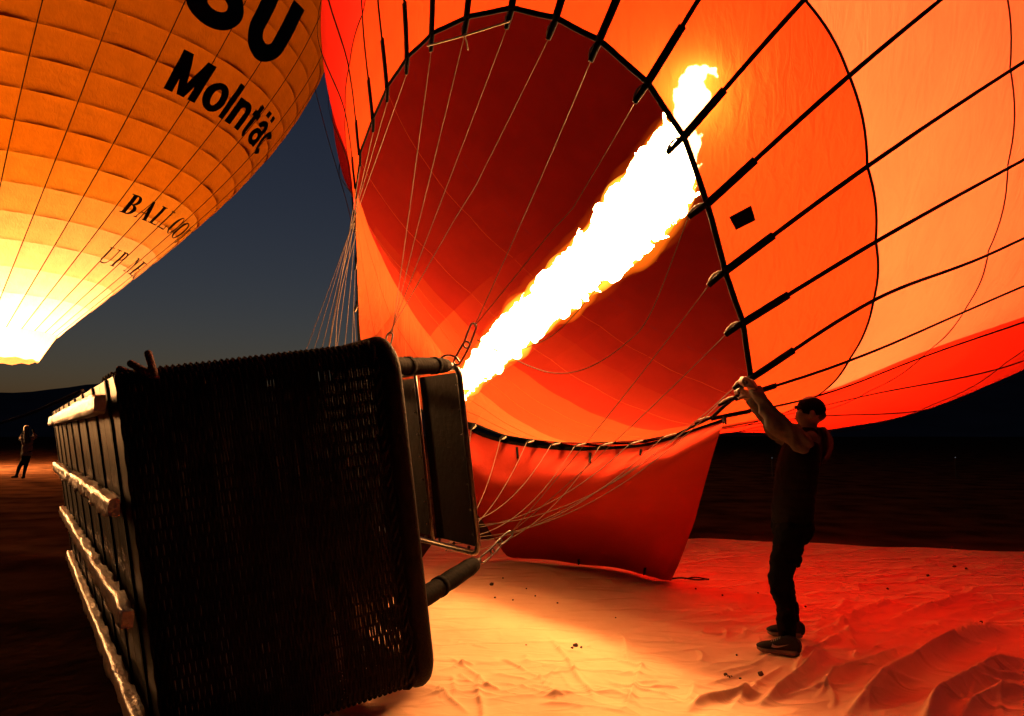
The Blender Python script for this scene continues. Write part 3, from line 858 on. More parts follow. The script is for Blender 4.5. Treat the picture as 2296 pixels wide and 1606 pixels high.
SER = {
    'B': (stem(.1) + [bow(.3, .74, .32, .26, .13, .20, -90, 90), bow(.3, .26, .40, .27, .18, .21, -90, 90)], .78),
    'A': ([diag(.08, 0, .40, 1, .07), diag(.74, 0, .42, 1, .20), rect(.2, .30, .62, .36), rect(-.04, 0, .2, se), rect(.58, 0, .9, se)], .88),
    'L': (stem(.1) + [rect(.3, 0, .68, .06), rect(.62, 0, .68, .28)], .74),
    'O': ([bow(.44, .5, .42, .52, .20, .47, 0, 360, 36)], .90),
    'N': ([rect(.12, 0, .19, 1), rect(.72, 0, .79, 1), diag(.70, 0, .18, 1, .20), rect(.0, 0, .3, se), rect(0, 1 - se, .2, 1), rect(.6, 1 - se, .9, 1)], .94),
    'U': ([rect(.1, .3, .3, 1), rect(.68, .3, .75, 1), bow(.425, .3, .325, .32, .255, .25, 180, 360), rect(0, 1 - se, .4, 1), rect(.56, 1 - se, .86, 1)], .92),
    'P': (stem(.1) + [bow(.3, .72, .38, .28, .17, .22, -90, 90)], .76),
    'E': (stem(.1) + [rect(.3, 0, .66, .06), rect(.3, .94, .66, 1), rect(.3, .48, .52, .54), rect(.6, 0, .66, .25), rect(.6, .76, .66, 1)], .74),
    'R': (stem(.1) + [bow(.3, .74, .36, .26, .16, .20, -90, 90), diag(.72, 0, .45, .48, .20)], .82),
    ' ': ([], .45)}
HEAVY = {
    'S': ([bow(.40, .71, .40, .30, .13, .09, 15, 270, 26), bow(.40, .29, .42, .31, .15, .09, 90, -165, 26)], .84),
    'U': ([rect(0, .36, .26, 1), rect(.54, .36, .80, 1), bow(.40, .37, .40, .39, .14, .14, 180, 360, 24)], .80),
    'M': ([rect(0, 0, .23, 1), rect(.69, 0, .92, 1), seg([(.0, 1), (.25, 1), (.57, 0), (.35, 0)]), seg([(.67, 1), (.92, 1), (.57, 0), (.35, 0)])], .92),
    'o': ([bow(.35, .36, .36, .38, .12, .21, 0, 360, 30)], .70),
    'l': ([rect(0, 0, .23, 1)], .23),
    'n': ([rect(0, 0, .22, .73), rect(.40, 0, .62, .45), bow(.31, .43, .31, .31, .10, .13, 0, 180, 20)], .62),
    't': ([rect(.10, .16, .33, .94), rect(0, .56, .46, .73), bow(.30, .18, .20, .20, .0, .03, 180, 300, 14)], .46),
    'ä': ([bow(.28, .23, .28, .25, .10, .10, 0, 360, 26), rect(.38, 0, .60, .48), bow(.31, .46, .29, .28, .09, .12, 0, 165, 20), rect(.06, .82, .24, .99), rect(.36, .82, .54, .99)], .62),
    'c': ([bow(.35, .36, .36, .38, .12, .21, 45, 315, 26)], .62), ' ': ([], .3)}
def serif_word(text, gap=.10, sx=1.0, shear=0.0, SER=SER):
    x, out = 0, []
    for ch in text:
        qs, w = SER[ch]
        for v, f_ in qs:
            v2 = v.copy(); v2[:, 0] = (v2[:, 0] + x + shear * v2[:, 1]) * sx
            out.append((v2, f_))
        x += w + gap
    return out, x * sx
qs, w = serif_word('SU', .10, 1.0, 0, HEAVY)
r_ = float(np.interp(7.2, _l, _r))
place_word('lettering', qs, -36.5, 6.66, 1.45, bal2)
qs, w = serif_word('Molntäc', .07, 1.0, 0, HEAVY)
place_word('lettering', qs, -32.2, 5.30, .78, bal2)
qs, w = serif_word('BALLOON', .06, 1.0)
place_word('lettering', qs, -22.8, 2.86, .42, bal2)
qs, w = serif_word('UP', .05, .95)
place_word('lettering', qs, -15.5, 1.76, .37, bal2, .034)
qs, w = serif_word('NER', .05, .95)
place_word('lettering', qs, 3.2, 1.76, .37, bal2, .034)

# its burner flame, half hidden by the skirt and the cloth
fl2 = MB()
fc = b0 + np.array([.0, 0, 0])
for t in np.linspace(0, 1, 14):
    fl2.ball([fc[0] + (bz[0] - fc[0]) * t, fc[1] + (bz[1] - fc[1]) * t, 2.7 + t * 5.6], S2 * (.20 + .34 * math.sin(math.pi * min(1, t * .85 + .1))), 10, 7)
o = remesh(fl2, 'burner_flame', .18, M['flame_far'], smooth_it=2, displace=lambda c, n_: c + n_ * .12 * mnoise.noise(c * 1.5))
tag(o, 'burner flame shooting up into the mouth of the left balloon', 'flame')

# ------------------------------------------------------------------ basket lying on its side
NRT, NRB = at(868, 772, 3.50), at(955, 1532, 3.64)      # near rim corners
NFT, NFB = at(258, 842, 3.15), at(377, 1726, 3.20)      # near floor corners
VS = at(130, 1040, 8.1) - at(285, 1140, 3.15)            # along the basket's length
VS = VS * np.array([1, 1, 0]); VL = np.linalg.norm(VS); VD = VS / VL
bk = empty('wicker_basket', ((NFB + NRB) / 2 + VS * .5) * [1, 1, 0], 'large dark wicker balloon basket tipped on its side with pale wooden runners', 'basket')
def wall_path(a, n_, back=.55, rc=.10):
    """path round the near end at fraction a from floor to rim: top face, corner, end face, corner, under face"""
    T = NFT * (1 - a) + NRT * a; B = NFB * (1 - a) + NRB * a
    dn = unit(B - T)
    pts = [T + VD * back]
    pts.append(T + VD * rc)
    for q in np.linspace(0, 90, 6)[1:-1]:
        pts.append(T + VD * rc * (1 - math.sin(R(q))) + dn * rc * (1 - math.cos(R(q))))
    pts.append(T + dn * rc); pts.append(B - dn * rc)
    for q in np.linspace(0, 90, 6)[1:-1]:
        pts.append(B + VD * rc * (1 - math.cos(R(q))) - dn * rc * (1 - math.sin(R(q))))
    pts.append(B + VD * rc); pts.append(B + VD * back)
    pts = np.array(pts)
    L = np.concatenate([[0], np.cumsum(np.linalg.norm(np.diff(pts, axis=0), axis=1))])
    s = np.linspace(0, L[-1], n_)
    P_ = np.stack([np.interp(s, L, pts[:, i]) for i in range(3)], -1)
    t = np.gradient(P_, axis=0); t /= np.linalg.norm(t, axis=1)[:, None]
    ax = unit(NRT - NFT)
    nr = np.cross(t, ax); nr /= np.linalg.norm(nr, axis=1)[:, None]
    cen_ = (T + B) / 2 + VD * .6
    if (nr[n_ // 2] @ (P_[n_ // 2] - cen_)) < 0: nr = -nr
    return P_, nr, s
NW, NST = 92, 46
seg_n = NST * 4 + 1
mbw = MB()
for i in range(NW):
    a = (i + .5) / NW + rng.normal() * .0004
    P_, nr, s = wall_path(min(max(a, 0.005), .975), seg_n)
    wav = .0085 * np.sin(np.pi * np.arange(seg_n) / 4 + np.pi * (i % 2))
    ax = unit(NRT - NFT)
    wob = np.array([.0022 * mnoise.noise((i * .37, q * .9, 1.5)) + .003 * mnoise.noise((i * .05, q * 1.7, 5.5)) for q in s])
    r_w = .0073 + .0018 * np.array([mnoise.noise((i * .21, q * 2.2, 8.5)) for q in s])
    mbw.tube(P_ + nr * (.012 + wav)[:, None] + ax * wob[:, None], r_w, 5)
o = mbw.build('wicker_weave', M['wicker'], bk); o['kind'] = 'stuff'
mbs = MB()
for q in range(NST + 1):
    line = []
    for a in np.linspace(0.0, .98, 14):
        P_, nr, s = wall_path(a, NST + 1)
        line.append(P_[q] + nr[q] * .012)
    mbs.tube(line, .006, 5)
o = mbs.build('wicker_stakes', M['wicker'], bk); o['kind'] = 'stuff'
# remaining walls, solid woven sides
ax = unit(NRT - NFT)
def slab(name, p0, p1, p2, p3, n_, th, mat):
    n_ = unit(n_)
    mb = MB(); mb.hexa([p0, p1, p2, p3, p0 + n_ * th, p1 + n_ * th, p2 + n_ * th, p3 + n_ * th])
    return mb.build(name, M[mat], bk, smooth=False)
b1, b2 = VD * .5, VS - VD * .02
rT, rB = NFT + (NRT - NFT) * .97, NFB + (NRB - NFB) * .97
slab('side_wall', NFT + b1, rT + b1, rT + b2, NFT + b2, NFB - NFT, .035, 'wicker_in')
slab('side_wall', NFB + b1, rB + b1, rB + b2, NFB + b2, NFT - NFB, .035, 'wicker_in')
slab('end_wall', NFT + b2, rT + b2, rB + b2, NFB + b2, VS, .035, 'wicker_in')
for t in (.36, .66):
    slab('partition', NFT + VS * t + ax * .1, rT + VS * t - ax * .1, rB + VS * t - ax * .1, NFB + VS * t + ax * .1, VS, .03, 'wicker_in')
# padded rim
dn = unit(NRB - NRT)
rc = .14
def rim_loop():
    pts = []
    cs = [(NRT, VD, dn), (NRT + VS, dn, -VD), (NRB + VS, -VD, -dn), (NRB, -dn, VD)]
    # go far top -> far bottom -> near bottom -> near top
    order = [(NRT, -VD, dn), (NRB, dn, VD), (NRB + VS, VD, -dn), (NRT + VS, -dn, -VD)]
    for c, din, dout in order:
        for q in np.linspace(0, 90, 8):
            # quarter turn from direction din to dout
            o_ = c - din * rc + dout * rc
            pts.append(o_ + (-dout) * rc * math.cos(R(q)) + din * rc * math.sin(R(q)))
    pts.append(pts[0])
    return np.array(pts)
mb = MB(); mb.tube(rim_loop(), .052, 12, caps=False); mb.build('padded_rim', M['leather'], bk)
# woven edge strips under the rim and along the floor
for a in (.945,):
    P_, nr, s = wall_path(a, 120)
    mb = MB()
    for ph in (0, np.pi):
        ang_ = np.arange(120) * 1.1 + ph
        mb.tube(P_ + nr * (.02 + .012 * np.sin(ang_))[:, None] + ax * (.012 * np.cos(ang_))[:, None], .009, 5)
    mb.build('braided_edge', M['wicker'], bk)
# lashing loops hanging over the top edge
mb = MB()
for i in range(34):
    a = .10 + .72 * (i / 33) + rng.normal() * .008
    P_, nr, s = wall_path(a, 160)
    k0_ = 36 + int(rng.integers(-4, 4)); k1 = k0_ + int(rng.integers(14, 34))
    q = P_[k0_:k1] + nr[k0_:k1] * (.028 + .006 * np.sin(np.linspace(0, 3, k1 - k0_)))[:, None] + ax * (np.linspace(0, 1, k1 - k0_) ** 2 * rng.normal() * .03)[:, None]
    mb.tube(q, .0045, 5)
mb.build('lashing', M['wicker'], bk)
# floor boards
NPL = 17
n_out = unit(np.cross(VS, NFB - NFT)); 
if n_out @ ax > 0: n_out = -n_out
for i in range(NPL):
    p = NFT + VS * (i / NPL) + n_out * .002
    q = NFB + VS * (i / NPL) + n_out * .002
    wv = VS / NPL * .975
    mb = MB(); mb.hexa([p, p + wv, q + wv, q, p - n_out * .04, p + wv - n_out * .04, q + wv - n_out * .04, q - n_out * .04])
    mb.build('floor_board', M['board'], bk, smooth=False)
    if i % 2 == 0:
        mb = MB(); mb.box(p + n_out * .001 + wv * .9, wv * .16, q - p, n_out * .008); mb.build('batten', M['dark_panel'], bk, smooth=False)
# runners
def runner(nx, ny, fx, fy, ragged, seed, nd=3.15):
    p0, p1 = at(nx, ny, nd), at(fx, fy, 8.1)
    d = unit(p1 - p0); n_ = 70
    up = unit(np.array([0, 0, 1.0]) - d * d[2])
    out = unit(np.cross(d, up))
    if out @ n_out < 0: out = -out
    P_ = []
    for i in range(n_):
        t = i / (n_ - 1); c = p0 + (p1 - p0) * t
        nt_ = max(0.0, mnoise.noise((t * 22, seed, 0))) * ragged
        ring_ = []
        hw, hh = .026, .043 * (1 - .35 * nt_) 
        prof_ = [(-1, -1), (-.4, -1.04), (.4, -1.04), (1, -1), (1.06, -.4), (1.06, .4), (1, 1), (.4, 1.05), (-.4, 1.05), (-1, 1), (-1.05, .4), (-1.05, -.4)]
        for jx, (sx, sy) in enumerate(prof_):
            j_ = 1 + ragged * .35 * mnoise.noise((t * 40, jx * .8, seed))
            end = 1.0 if 0 < i < n_ - 1 else .82
            ring_.append(c + out * (hw * sx * j_ * end + hw) + up * hh * sy * j_ * end)
        P_.append(ring_ + [ring_[0]])
    mb = MB(); mb.grid(P_)
    mb.add(P_[0][:-1], [tuple(range(12))]); mb.add(P_[-1][:-1], [tuple(range(12))[::-1]])
    o = mb.build('wooden_runner', M['raw_wood'], bk)
for i, args in enumerate(((240, 905, 120, 946, .4, 1.3), (272, 1138, 130, 1044, 1.7, 2.7), (302, 1388, 145, 1142, 1.5, 4.1), (332, 1640, 160, 1242, 1.3, 5.9))):
    runner(*args)
# rope grips standing off the top edge
for q in (((330, 786), (345, 836), 3.2), ((287, 812), (335, 838), 3.2), ((262, 826), (305, 842), 3.25), ((256, 838), (290, 846), 3.3)):
    a_, b_ = at(*q[0], q[2]), at(*q[1], q[2])
    pts = spline([a_, (a_ + b_) / 2, b_, b_ + (b_ - a_) * .3], 30)
    rr = .0165 * (1 + .05 * np.sin(np.arange(30) * 1.9)); rr[0] = .008; rr[1] = .014
    mb = MB(); mb.tube(pts, rr, 10); mb.build('rope_grip', M['red_rope'], bk)
# guy rope going off to the left
mb = MB(); mb.tube(spline([at(185, 876, 7.2), at(120, 905, 7.6), at(60, 930, 8.0), at(-60, 970, 8.8), at(-300, 1060, 10.5)], 40), .017, 8)
tag(mb.build('guy_rope', M['black_rope']), 'taut dark rope running from the basket top out past the left edge', 'rope')

# ------------------------------------------------------------------ burner frame
fr = empty('steel_burner_assembly', (-.8, 5.4, 0), 'dark steel burner frame with panels and padded poles beyond the basket rim', 'burner frame')
FT, FB = at(1028, 822, 4.70), at(1074, 1243, 4.70)
FL = VD * 2.1
def bar(name, p, q, r, mat='steel', n_=10, parent=fr):
    mb = MB(); mb.tube(np.linspace(p, q, 8), r, n_); return mb.build(name, M[mat], parent)
fdn = unit(FB - FT)
# bent tube round the near end
crn = .07
pts = [FT + FL, FT + VD * crn]
for q in np.linspace(0, 90, 6)[1:-1]: pts.append(FT + VD * crn * (1 - math.sin(R(q))) + fdn * crn * (1 - math.cos(R(q))))
pts += [FT + fdn * crn, FB - fdn * crn]
for q in np.linspace(0, 90, 6)[1:-1]: pts.append(FB + VD * crn * (1 - math.cos(R(q))) - fdn * crn * (1 - math.sin(R(q))))
pts += [FB + VD * crn, FB + FL]
mb = MB(); mb.tube(pts, .019, 10); mb.build('frame_tube', M['steel'], fr)
bar('frame_tube', FT + FL, FB + FL, .019)
mid_t = FT + VD * .62; mid_b = FB + VD * .62
bar('inner_rail', mid_t, mid_b, .012)
bar('inner_rail', FT + VD * 1.4, FB + VD * 1.4, .012)
fn = unit(np.cross(VD, fdn)); 
if fn[0] < 0: fn = -fn
for a_, b_ in ((.03, .58), (.66, 1.36), (1.44, 2.06)):
    p, q = FT + VD * a_ + fdn * .035, FT + VD * b_ + fdn * .035
    h_ = (FB - FT) - fdn * .075
    mb = MB(); mb.box(p + fn * .012, q - p, h_, fn * .02); pn = mb.build('heat_panel', M['dark_panel'], fr, smooth=False)
    for i in range(7):
        c_ = p + h_ * (i + .5) / 7 + (q - p) * .06 - fn * .0
        mb = MB(); mb.ball(c_ + fn * .008, .008, 8, 5); mb.build('rivet', M['steel'], pn)
# clamps on the bottom tube
for i in range(6):
    c_ = FB + VD * (.12 + i * .2); mb = MB(); mb.ball(c_ - fdn * .03, .012, 8, 5); mb.build('bolt', M['steel'], fr)
# padded poles from the rim to the frame corners
def pole(p, q, r, straps=1):
    o = MB(); o.tube(np.linspace(p, q, 14), [r * .9] + [r * (1 + .04 * math.sin(i * 1.7)) for i in range(12)] + [r * .85], 14)
    po = o.build('padded_pole', M['pad'], fr)
    for s in range(straps):
        c_ = p + (q - p) * (.55 + .3 * s); d_ = unit(q - p)
        st = MB(); st.tube([c_ - d_ * .02, c_ + d_ * .02], r * 1.10, 14); st.build('strap', M['webbing'], po)
    st = MB(); st.tube([q - unit(q - p) * .02, q + unit(q - p) * .07], r * .45, 10); st.build('pole_end', M['steel'], po)
pole(at(870, 1392, 3.72), at(1062, 1266, 4.62), .055)
pole(at(780, 822, 3.62), at(1000, 820, 4.66), .050, 2)
pole(NRT + VS * .62 + dn * .1, FT + FL, .05); pole(NRB + VS * .62 - dn * .1, FB + FL, .05)
# karabiners
def link(c, d, n_, L, w, r, name='karabiner'):
    d = unit(d); n_ = unit(n_ - d * (n_ @ d)); s_ = np.cross(d, n_)
    pts = []
    for a in np.linspace(0, 2 * np.pi, 25):
        ca, sa = math.cos(a), math.sin(a)
        pts.append(c + d * ((L / 2 - w / 2) * (1 if ca > 0 else -1) * min(1, abs(ca) * 3) + ca * w / 2) + s_ * sa * w / 2)
    mb = MB(); mb.tube(pts, r, 8, caps=False); return mb.build(name, M['steel'], fr)
front = np.array([0, -1.0, 0])
def chain(p, q, k_, w=.045, r=.0062):
    d = (q - p); L = np.linalg.norm(d) / k_ * 1.32
    for i in range(k_):
        c = p + d * (i + .5) / k_
        link(c, d + np.array([.08 * (-1) ** i, 0, .0]) * np.linalg.norm(d), front + np.array([.7 * (i % 2), 0, .2 * (i % 2)]), L, w, r)
chain(at(1026, 812, 4.70), Q1, 2)
chain(at(866, 790, 5.62), Q2, 1)
chain(at(1082, 1256, 4.72), Q4, 3, .04)
mb = MB(); mb.tube(spline([at(985, 806, 4.75), at(1000, 797, 4.72), at(1020, 800, 4.70), at(1030, 812, 4.70)], 16), .007, 6); mb.build('safety_wire', M['steel'], fr)

# ------------------------------------------------------------------ the flame
def cloth_depth(x, y): return find_kl(x, y, 3.5, 6.5, 0, 1)[2]
def build_flame():
    cd = cloth_depth
    line = [(985, 925, 5.60, 22), (1050, 852, 6.05, 29), (1110, 790, 6.45, 39), (1165, 735, 6.72, 46), (1255, 650, 7.0, 54), (1340, 575, 7.1, 63), (1415, 500, 7.1, 74), (1468, 430, 7.05, 78), (1500, 360, 6.9, 60), (1518, 312, 6.75, 44), (1530, 275, 6.6, 26)]
    P_ = np.array([at(a, b, c) for a, b, c, _ in line]); W = np.array([w * c / F * .93 for _, _, c, w in line])
    path = spline(P_, 90); rad_ = np.interp(np.linspace(0, 1, 90), np.linspace(0, 1, len(W)), W)
    mb = MB()
    r2 = np.random.default_rng(11)
    for p, r_ in zip(path, rad_): mb.ball(p + r2.normal(size=3) * r_ * .20, r_ * r2.uniform(.66, .92), 12, 8)
    # the puff that has torn loose at the tip, close behind the cloth
    for x_, y_, r_ in ((1546, 226, 40), (1530, 218, 26), (1566, 214, 30), (1550, 196, 30), (1540, 250, 30), (1538, 176, 8), (1546, 160, 7), (1562, 160, 9), (1580, 158, 10), (1598, 160, 10), (1608, 174, 8), (1568, 172, 12)):
        d_ = cd(x_, y_) + .05 + r_ * 4.4 / F; mb.ball(at(x_, y_, d_), r_ * d_ / F, 10, 7)
    tan = np.gradient(path, axis=0)
    # tongues licking off the core along the stream
    for i in range(520):
        k = int(r2.integers(4, 84)); d = unit(tan[k])
        a = unit(np.cross(d, r2.normal(size=3)))
        p = path[k] + a * rad_[k] * r2.uniform(.68, .98)
        ln = rad_[k] * r2.uniform(.25, .75)
        mb.cap(p, rad_[k] * r2.uniform(.06, .16), p + (d * 1.0 + a * .45 + r2.normal(size=3) * .18) * ln, .002, 7)
    for i in range(300):   # ragged lumps
        k = int(r2.integers(6, 88)); d = unit(tan[k]); a = unit(np.cross(d, r2.normal(size=3)))
        p = path[k] + a * rad_[k] * r2.uniform(.80, 1.04)
        mb.ball(p, rad_[k] * r2.uniform(.07, .30) * (1 if i % 3 else .6), 8, 5)
    def disp(c, n_):
        return c + n_ * (.030 * mnoise.noise(c * 7) + .020 * mnoise.noise(c * 17) + .008 * mnoise.noise(c * 40))
    core = remesh(mb, 'burner_flame', .011, M['flame'], smooth_it=0, displace=disp)
    tag(core, 'long white-hot burner flame shooting into the open balloon mouth', 'flame')
    for nm, f_, st in (('flame_fringe', 1.04, 'glow'), ('flame_glow', 1.16, 'glow1'), ('flame_glow', 1.36, 'glow2')):
        fr_ = MB()
        for p, r_ in zip(path[6:], rad_[6:]): fr_.ball(p + r2.normal(size=3) * r_ * .12, r_ * f_ + .008, 10, 7)
        for i in range(70):
            k = int(r2.integers(10, 86)); d = unit(tan[k]); a = unit(np.cross(d, r2.normal(size=3)))
            p = path[k] + a * rad_[k] * f_ * .8
            fr_.cap(p, rad_[k] * .22, p + (d + a * .4) * rad_[k] * .7, rad_[k] * .04, 7)
        remesh(fr_, nm, .028, M[st], core, smooth_it=4)
build_flame()

# ------------------------------------------------------------------ clods of earth on the cloth
CL = [(1291, 1447, .020), (1303, 1451, .010), (1283, 1452, .010), (1180, 1446, .006), (1652, 1469, .008), (1627, 1512, .012), (1634, 1518, .014), (1660, 1521, .008), (1705, 1511, .020), (1640, 1517, .008), (1102, 1310, .022), (1110, 1340, .012), (1250, 1352, .010), (1150, 1345, .010), (1128, 1296, .010), (1180, 1320, .008), (1200, 1336, .010), (1380, 1385, .006),
      (1828, 1494, .012), (1770, 1358, .010), (1784, 1362, .010), (1806, 1360, .010), (1700, 1330, .010), (1960, 1356, .012), (2140, 1270, .02), (2166, 1275, .016), (1990, 1320, .012), (2040, 1470, .010), (2200, 1395, .014), (2080, 1290, .016), (1620, 1335, .012), (1560, 1320, .010)]
CLAB = {0: 'biggest reddish clod of the three together on the brightly lit cloth', 1: 'right-hand small clod of the three together on the lit cloth', 2: 'lower left small clod of the three together on the lit cloth', 8: 'largest dark clod on the cloth below and left of the near shoe', 6: 'dark clod at the front of the row below the near shoe', 10: 'clod on the lit cloth just right of the lower padded pole'}
for i, (x, y, s_) in enumerate(CL):
    p = on_ground(x, y, .03)
    mb = MB(); mb.ball([0, 0, 0], (s_, s_ * .8, s_ * .7), 8, 6)
    o = mb.build('dirt_clod', M['clod'], None, smooth=False)
    for v in o.data.vertices:
        v.co = v.co * (1 + .45 * mnoise.noise(Vector((v.co.x * 90 + i * 3, v.co.y * 90, v.co.z * 90))))
    o.location = [float(c) for c in p]; o.rotation_euler = (0, 0, i * 1.3)
    tag(o, CLAB.get(i, 'tiny dark clod of earth scattered on the cloth away from the basket'), 'clod', 'clods of earth on the cloth')

# ------------------------------------------------------------------ the man holding the mouth open
def build_man():
    D0 = 4.90
    m = lambda x, y, dy=0.0: at(x, y, D0 + dy)
    base = on_ground(1755, 1460)
    root = empty('person', base, 'man in dark cap and puffer vest reaching up to hold the balloon mouth open', 'person')
    hip = m(1776, 1185); hipN, hipF = m(1774, 1190, -.09), m(1778, 1190, .10)
    knN, anN = m(1746, 1296, -.10), m(1767, 1425, -.05)
    knF, anF = m(1752, 1290, .16), m(1775, 1400, .34)
    chest = m(1785, 1040); neck = m(1812, 975); head = m(1817, 922)
    shN, elN, wrN = m(1795, 990, -.19), m(1738, 945, -.22), m(1697, 880, -.13)
    shF, elF, wrF = m(1790, 992, .18), m(1738, 962, .16), m(1684, 898, .03)
    b = MB()
    # trunk, neck, head
    b.ball(m(1780, 1180), (.07, .11, .10)); b.ball(m(1780, 1100), (.095, .135, .17)); b.ball(m(1790, 1040), (.098, .145, .16)); b.ball(m(1800, 990), (.075, .165, .06))
    b.cap(m(1808, 985), .058, m(1815, 945), .052)
    b.ball(m(1818, 921), (.088, .074, .098), 14, 10); b.ball(m(1806, 934), (.068, .058, .070), 12, 8)
    b.cap(m(1792, 932), .012, m(1787, 929), .009)           # nose
    b.ball(m(1794, 943), (.018, .024, .012)); b.ball(m(1797, 953), (.024, .028, .018))   # mouth, chin
    for s_ in (-1, 1):
        b.ball(m(1795, 921, s_ * .032), (.012, .014, .008)); b.ball(m(1822, 928, s_ * .076), (.018, .010, .028))
    # arms
    for sh, el, wr, r_ in ((shN, elN, wrN, 1), (shF, elF, wrF, 1)):
        b.cap(sh, .052, el, .042); b.cap(el, .042, wr, .028)
    # legs
    for h_, k_, a_ in ((hipN, knN, anN), (hipF, knF, anF)):
        b.cap(h_, .066, k_, .042); b.cap(k_, .042, a_, .032)
    # hands: palm, four fingers folded over the lip, thumb
    def hand(wr, kn, roll, curl, thumb_tip, dy_):
        pal = (wr + kn) / 2
        b.cap(wr, .028, pal + (kn - wr) * .12, .036)
        side = np.array([0.0, 1.0, 0.05])
        for i, (ln, off) in enumerate(((.9, -.034), (1.0, -.012), (.97, .011), (.78, .032))):
            k0_ = kn + side * off
            k1_ = k0_ + curl[0] * ln; k2_ = k1_ + curl[1] * ln; k3_ = k2_ + curl[2] * ln * .8
            b.cap(pal + side * off * .9, .014, k0_, .0125, 8)
            b.cap(k0_, .0115, k1_, .0105, 8); b.cap(k1_, .0105, k2_, .0095, 8); b.cap(k2_, .0095, k3_, .008, 8)
        tb = wr + (kn - wr) * .35 + side * (-.032 * roll)
        tm = (tb + thumb_tip) / 2 + np.array([-.006, 0, .008])
        b.cap(tb, .015, tm, .0125, 8); b.cap(tm, .0125, thumb_tip, .010, 8)
    hand(wrN, m(1674, 851, -.11), 1, (np.array([-.030, .0, .010]), np.array([-.012, .004, -.030]), np.array([.016, .004, -.018])), m(1668, 866, -.14), 0)
    hand(wrF, m(1664, 876, .03), 1, (np.array([-.026, .0, .012]), np.array([-.020, .0, -.018]), np.array([.006, .004, -.020])), m(1657, 893, -.01), 0)
    remesh(b, 'body', .0065, M['skin'], root, smooth_it=2)
    # shirt sleeves
    s = MB()
    for sh, el, wr in ((shN, elN, wrN), (shF, elF, wrF)):
        d1, d2 = unit(el - sh), unit(wr - el)
        s.cap(sh, .078, el, .060); s.cap(el, .060, wr - d2 * .02, .043)
        L = np.linalg.norm(wr - el)
        for t in np.linspace(.1, .98, 5):    # rumpled folds
            s.ball(el + (wr - el) * t, .056 - .012 * t + .004 * math.sin(t * 40), 12, 6)
        for t in np.linspace(.1, .95, 5):
            s.ball(sh + (el - sh) * t + np.array([0, 0, -.012]), .070 - .006 * t, 12, 6)
    for el, wr in ((elN, wrN), (elF, wrF)):      # turned cuffs
        d2 = unit(wr - el); s.cap(wr - d2 * .045, .047, wr - d2 * .012, .046, 14)
    s.ball(m(1800, 985), (.085, .185, .06))
    def sl(c, n_): return c + n_ * (.009 * math.sin(c.x * 60 + c.z * 45 + 4 * mnoise.noise(c * 8)) + .006 * mnoise.noise(c * 26))
    remesh(s, 'shirt', .011, M['shirt'], root, smooth_it=1, displace=sl)
    # quilted vest
    v = MB()
    N_ = 44
    for i in range(N_):
        t = i / (N_ - 1)
        y_ = 990 + (1172 - 990) * t
        xf = np.interp(y_, [990, 1010, 1053, 1131, 1172], [1764, 1752, 1740, 1731, 1729])
        xb = np.interp(y_, [990, 1010, 1053, 1131, 1172], [1828, 1836, 1834, 1824, 1823])
        c = m((xf + xb) / 2, y_); rx = (xb - xf) / 2 * D0 / F * (.90 + .06 * abs(math.sin(math.pi * t * 9)) ** .6)
        v.ball(c, (rx, .184 * (.96 + .04 * abs(math.sin(math.pi * t * 9)) ** .6) - .02 * abs(t - .3), .030), 20, 8)
    v.ball(m(1808, 972), (.07, .10, .05), 14, 8)
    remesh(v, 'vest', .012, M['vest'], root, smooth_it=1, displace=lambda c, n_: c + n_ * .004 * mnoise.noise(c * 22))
    # trousers
    t_ = MB()
    t_.ball(m(1777, 1180), (.130, .18, .13), 16, 10)
    for h_, k_, a_ in ((hipN, knN, anN), (hipF, knF, anF)):
        t_.cap(h_ + np.array([0, 0, -.02]), .100, k_ * .5 + h_ * .5, .084, 14); t_.cap(k_ * .5 + h_ * .5, .084, k_, .070, 14)
        t_.cap(k_, .070, k_ * .45 + a_ * .55 + np.array([.012, 0, 0]), .061, 14); t_.cap(k_ * .45 + a_ * .55 + np.array([.012, 0, 0]), .061, a_ + np.array([0, 0, -.0]), .056, 14)
        t_.ball(k_ + np.array([-.012, 0, -.01]), (.062, .062, .055), 12, 8)
        for q in (.62, .72, .82, .92): t_.ball(k_ + (a_ - k_) * q + np.array([.008, 0, 0]), .060 - .006 * q, 12, 5)
    t_.cap(m(1792, 1252, -.16), .02, m(1788, 1272, -.17), .012)
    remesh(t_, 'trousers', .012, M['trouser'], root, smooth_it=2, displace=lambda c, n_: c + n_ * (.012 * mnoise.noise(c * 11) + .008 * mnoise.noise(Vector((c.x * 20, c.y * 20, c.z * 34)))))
    # cap with peak
    c_ = MB()
    c_.ball(m(1819, 917), (.094, .082, .080), 18, 12)
    hat = MB()
    rows = []
    for t in np.linspace(0, 1, 6):
        row = []
        for s_ in np.linspace(-1, 1, 9):
            x_ = 1796 - 17 * t + 7 * s_ * s_ * (.4 + t); y_ = 909 - 1 * t + 5 * s_ * s_ + 3 * t * t
            row.append(m(x_, y_, s_ * .066 * (1 - .12 * t)))
        rows.append(row)
    rows = np.array(rows)
    hat.grid(rows); hat.grid((rows + np.array([0, 0, -.008]))[::-1])
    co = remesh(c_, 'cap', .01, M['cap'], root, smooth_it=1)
    # cut the crown flat below the hairline
    bm = bmesh.new(); bm.from_mesh(co.data)
    zc = float(m(1819, 927)[2])
    bmesh.ops.bisect_plane(bm, geom=bm.verts[:] + bm.edges[:] + bm.faces[:], plane_co=(0, 0, zc), plane_no=(-.25, 0, -1), clear_outer=True)
    bm.to_mesh(co.data); bm.free()
    hat.build('peak', M['cap'], co)
    h_ = MB(); h_.ball(m(1826, 930), (.076, .070, .055), 14, 8)
    remesh(h_, 'hair', .01, M['hair'], root, smooth_it=1)
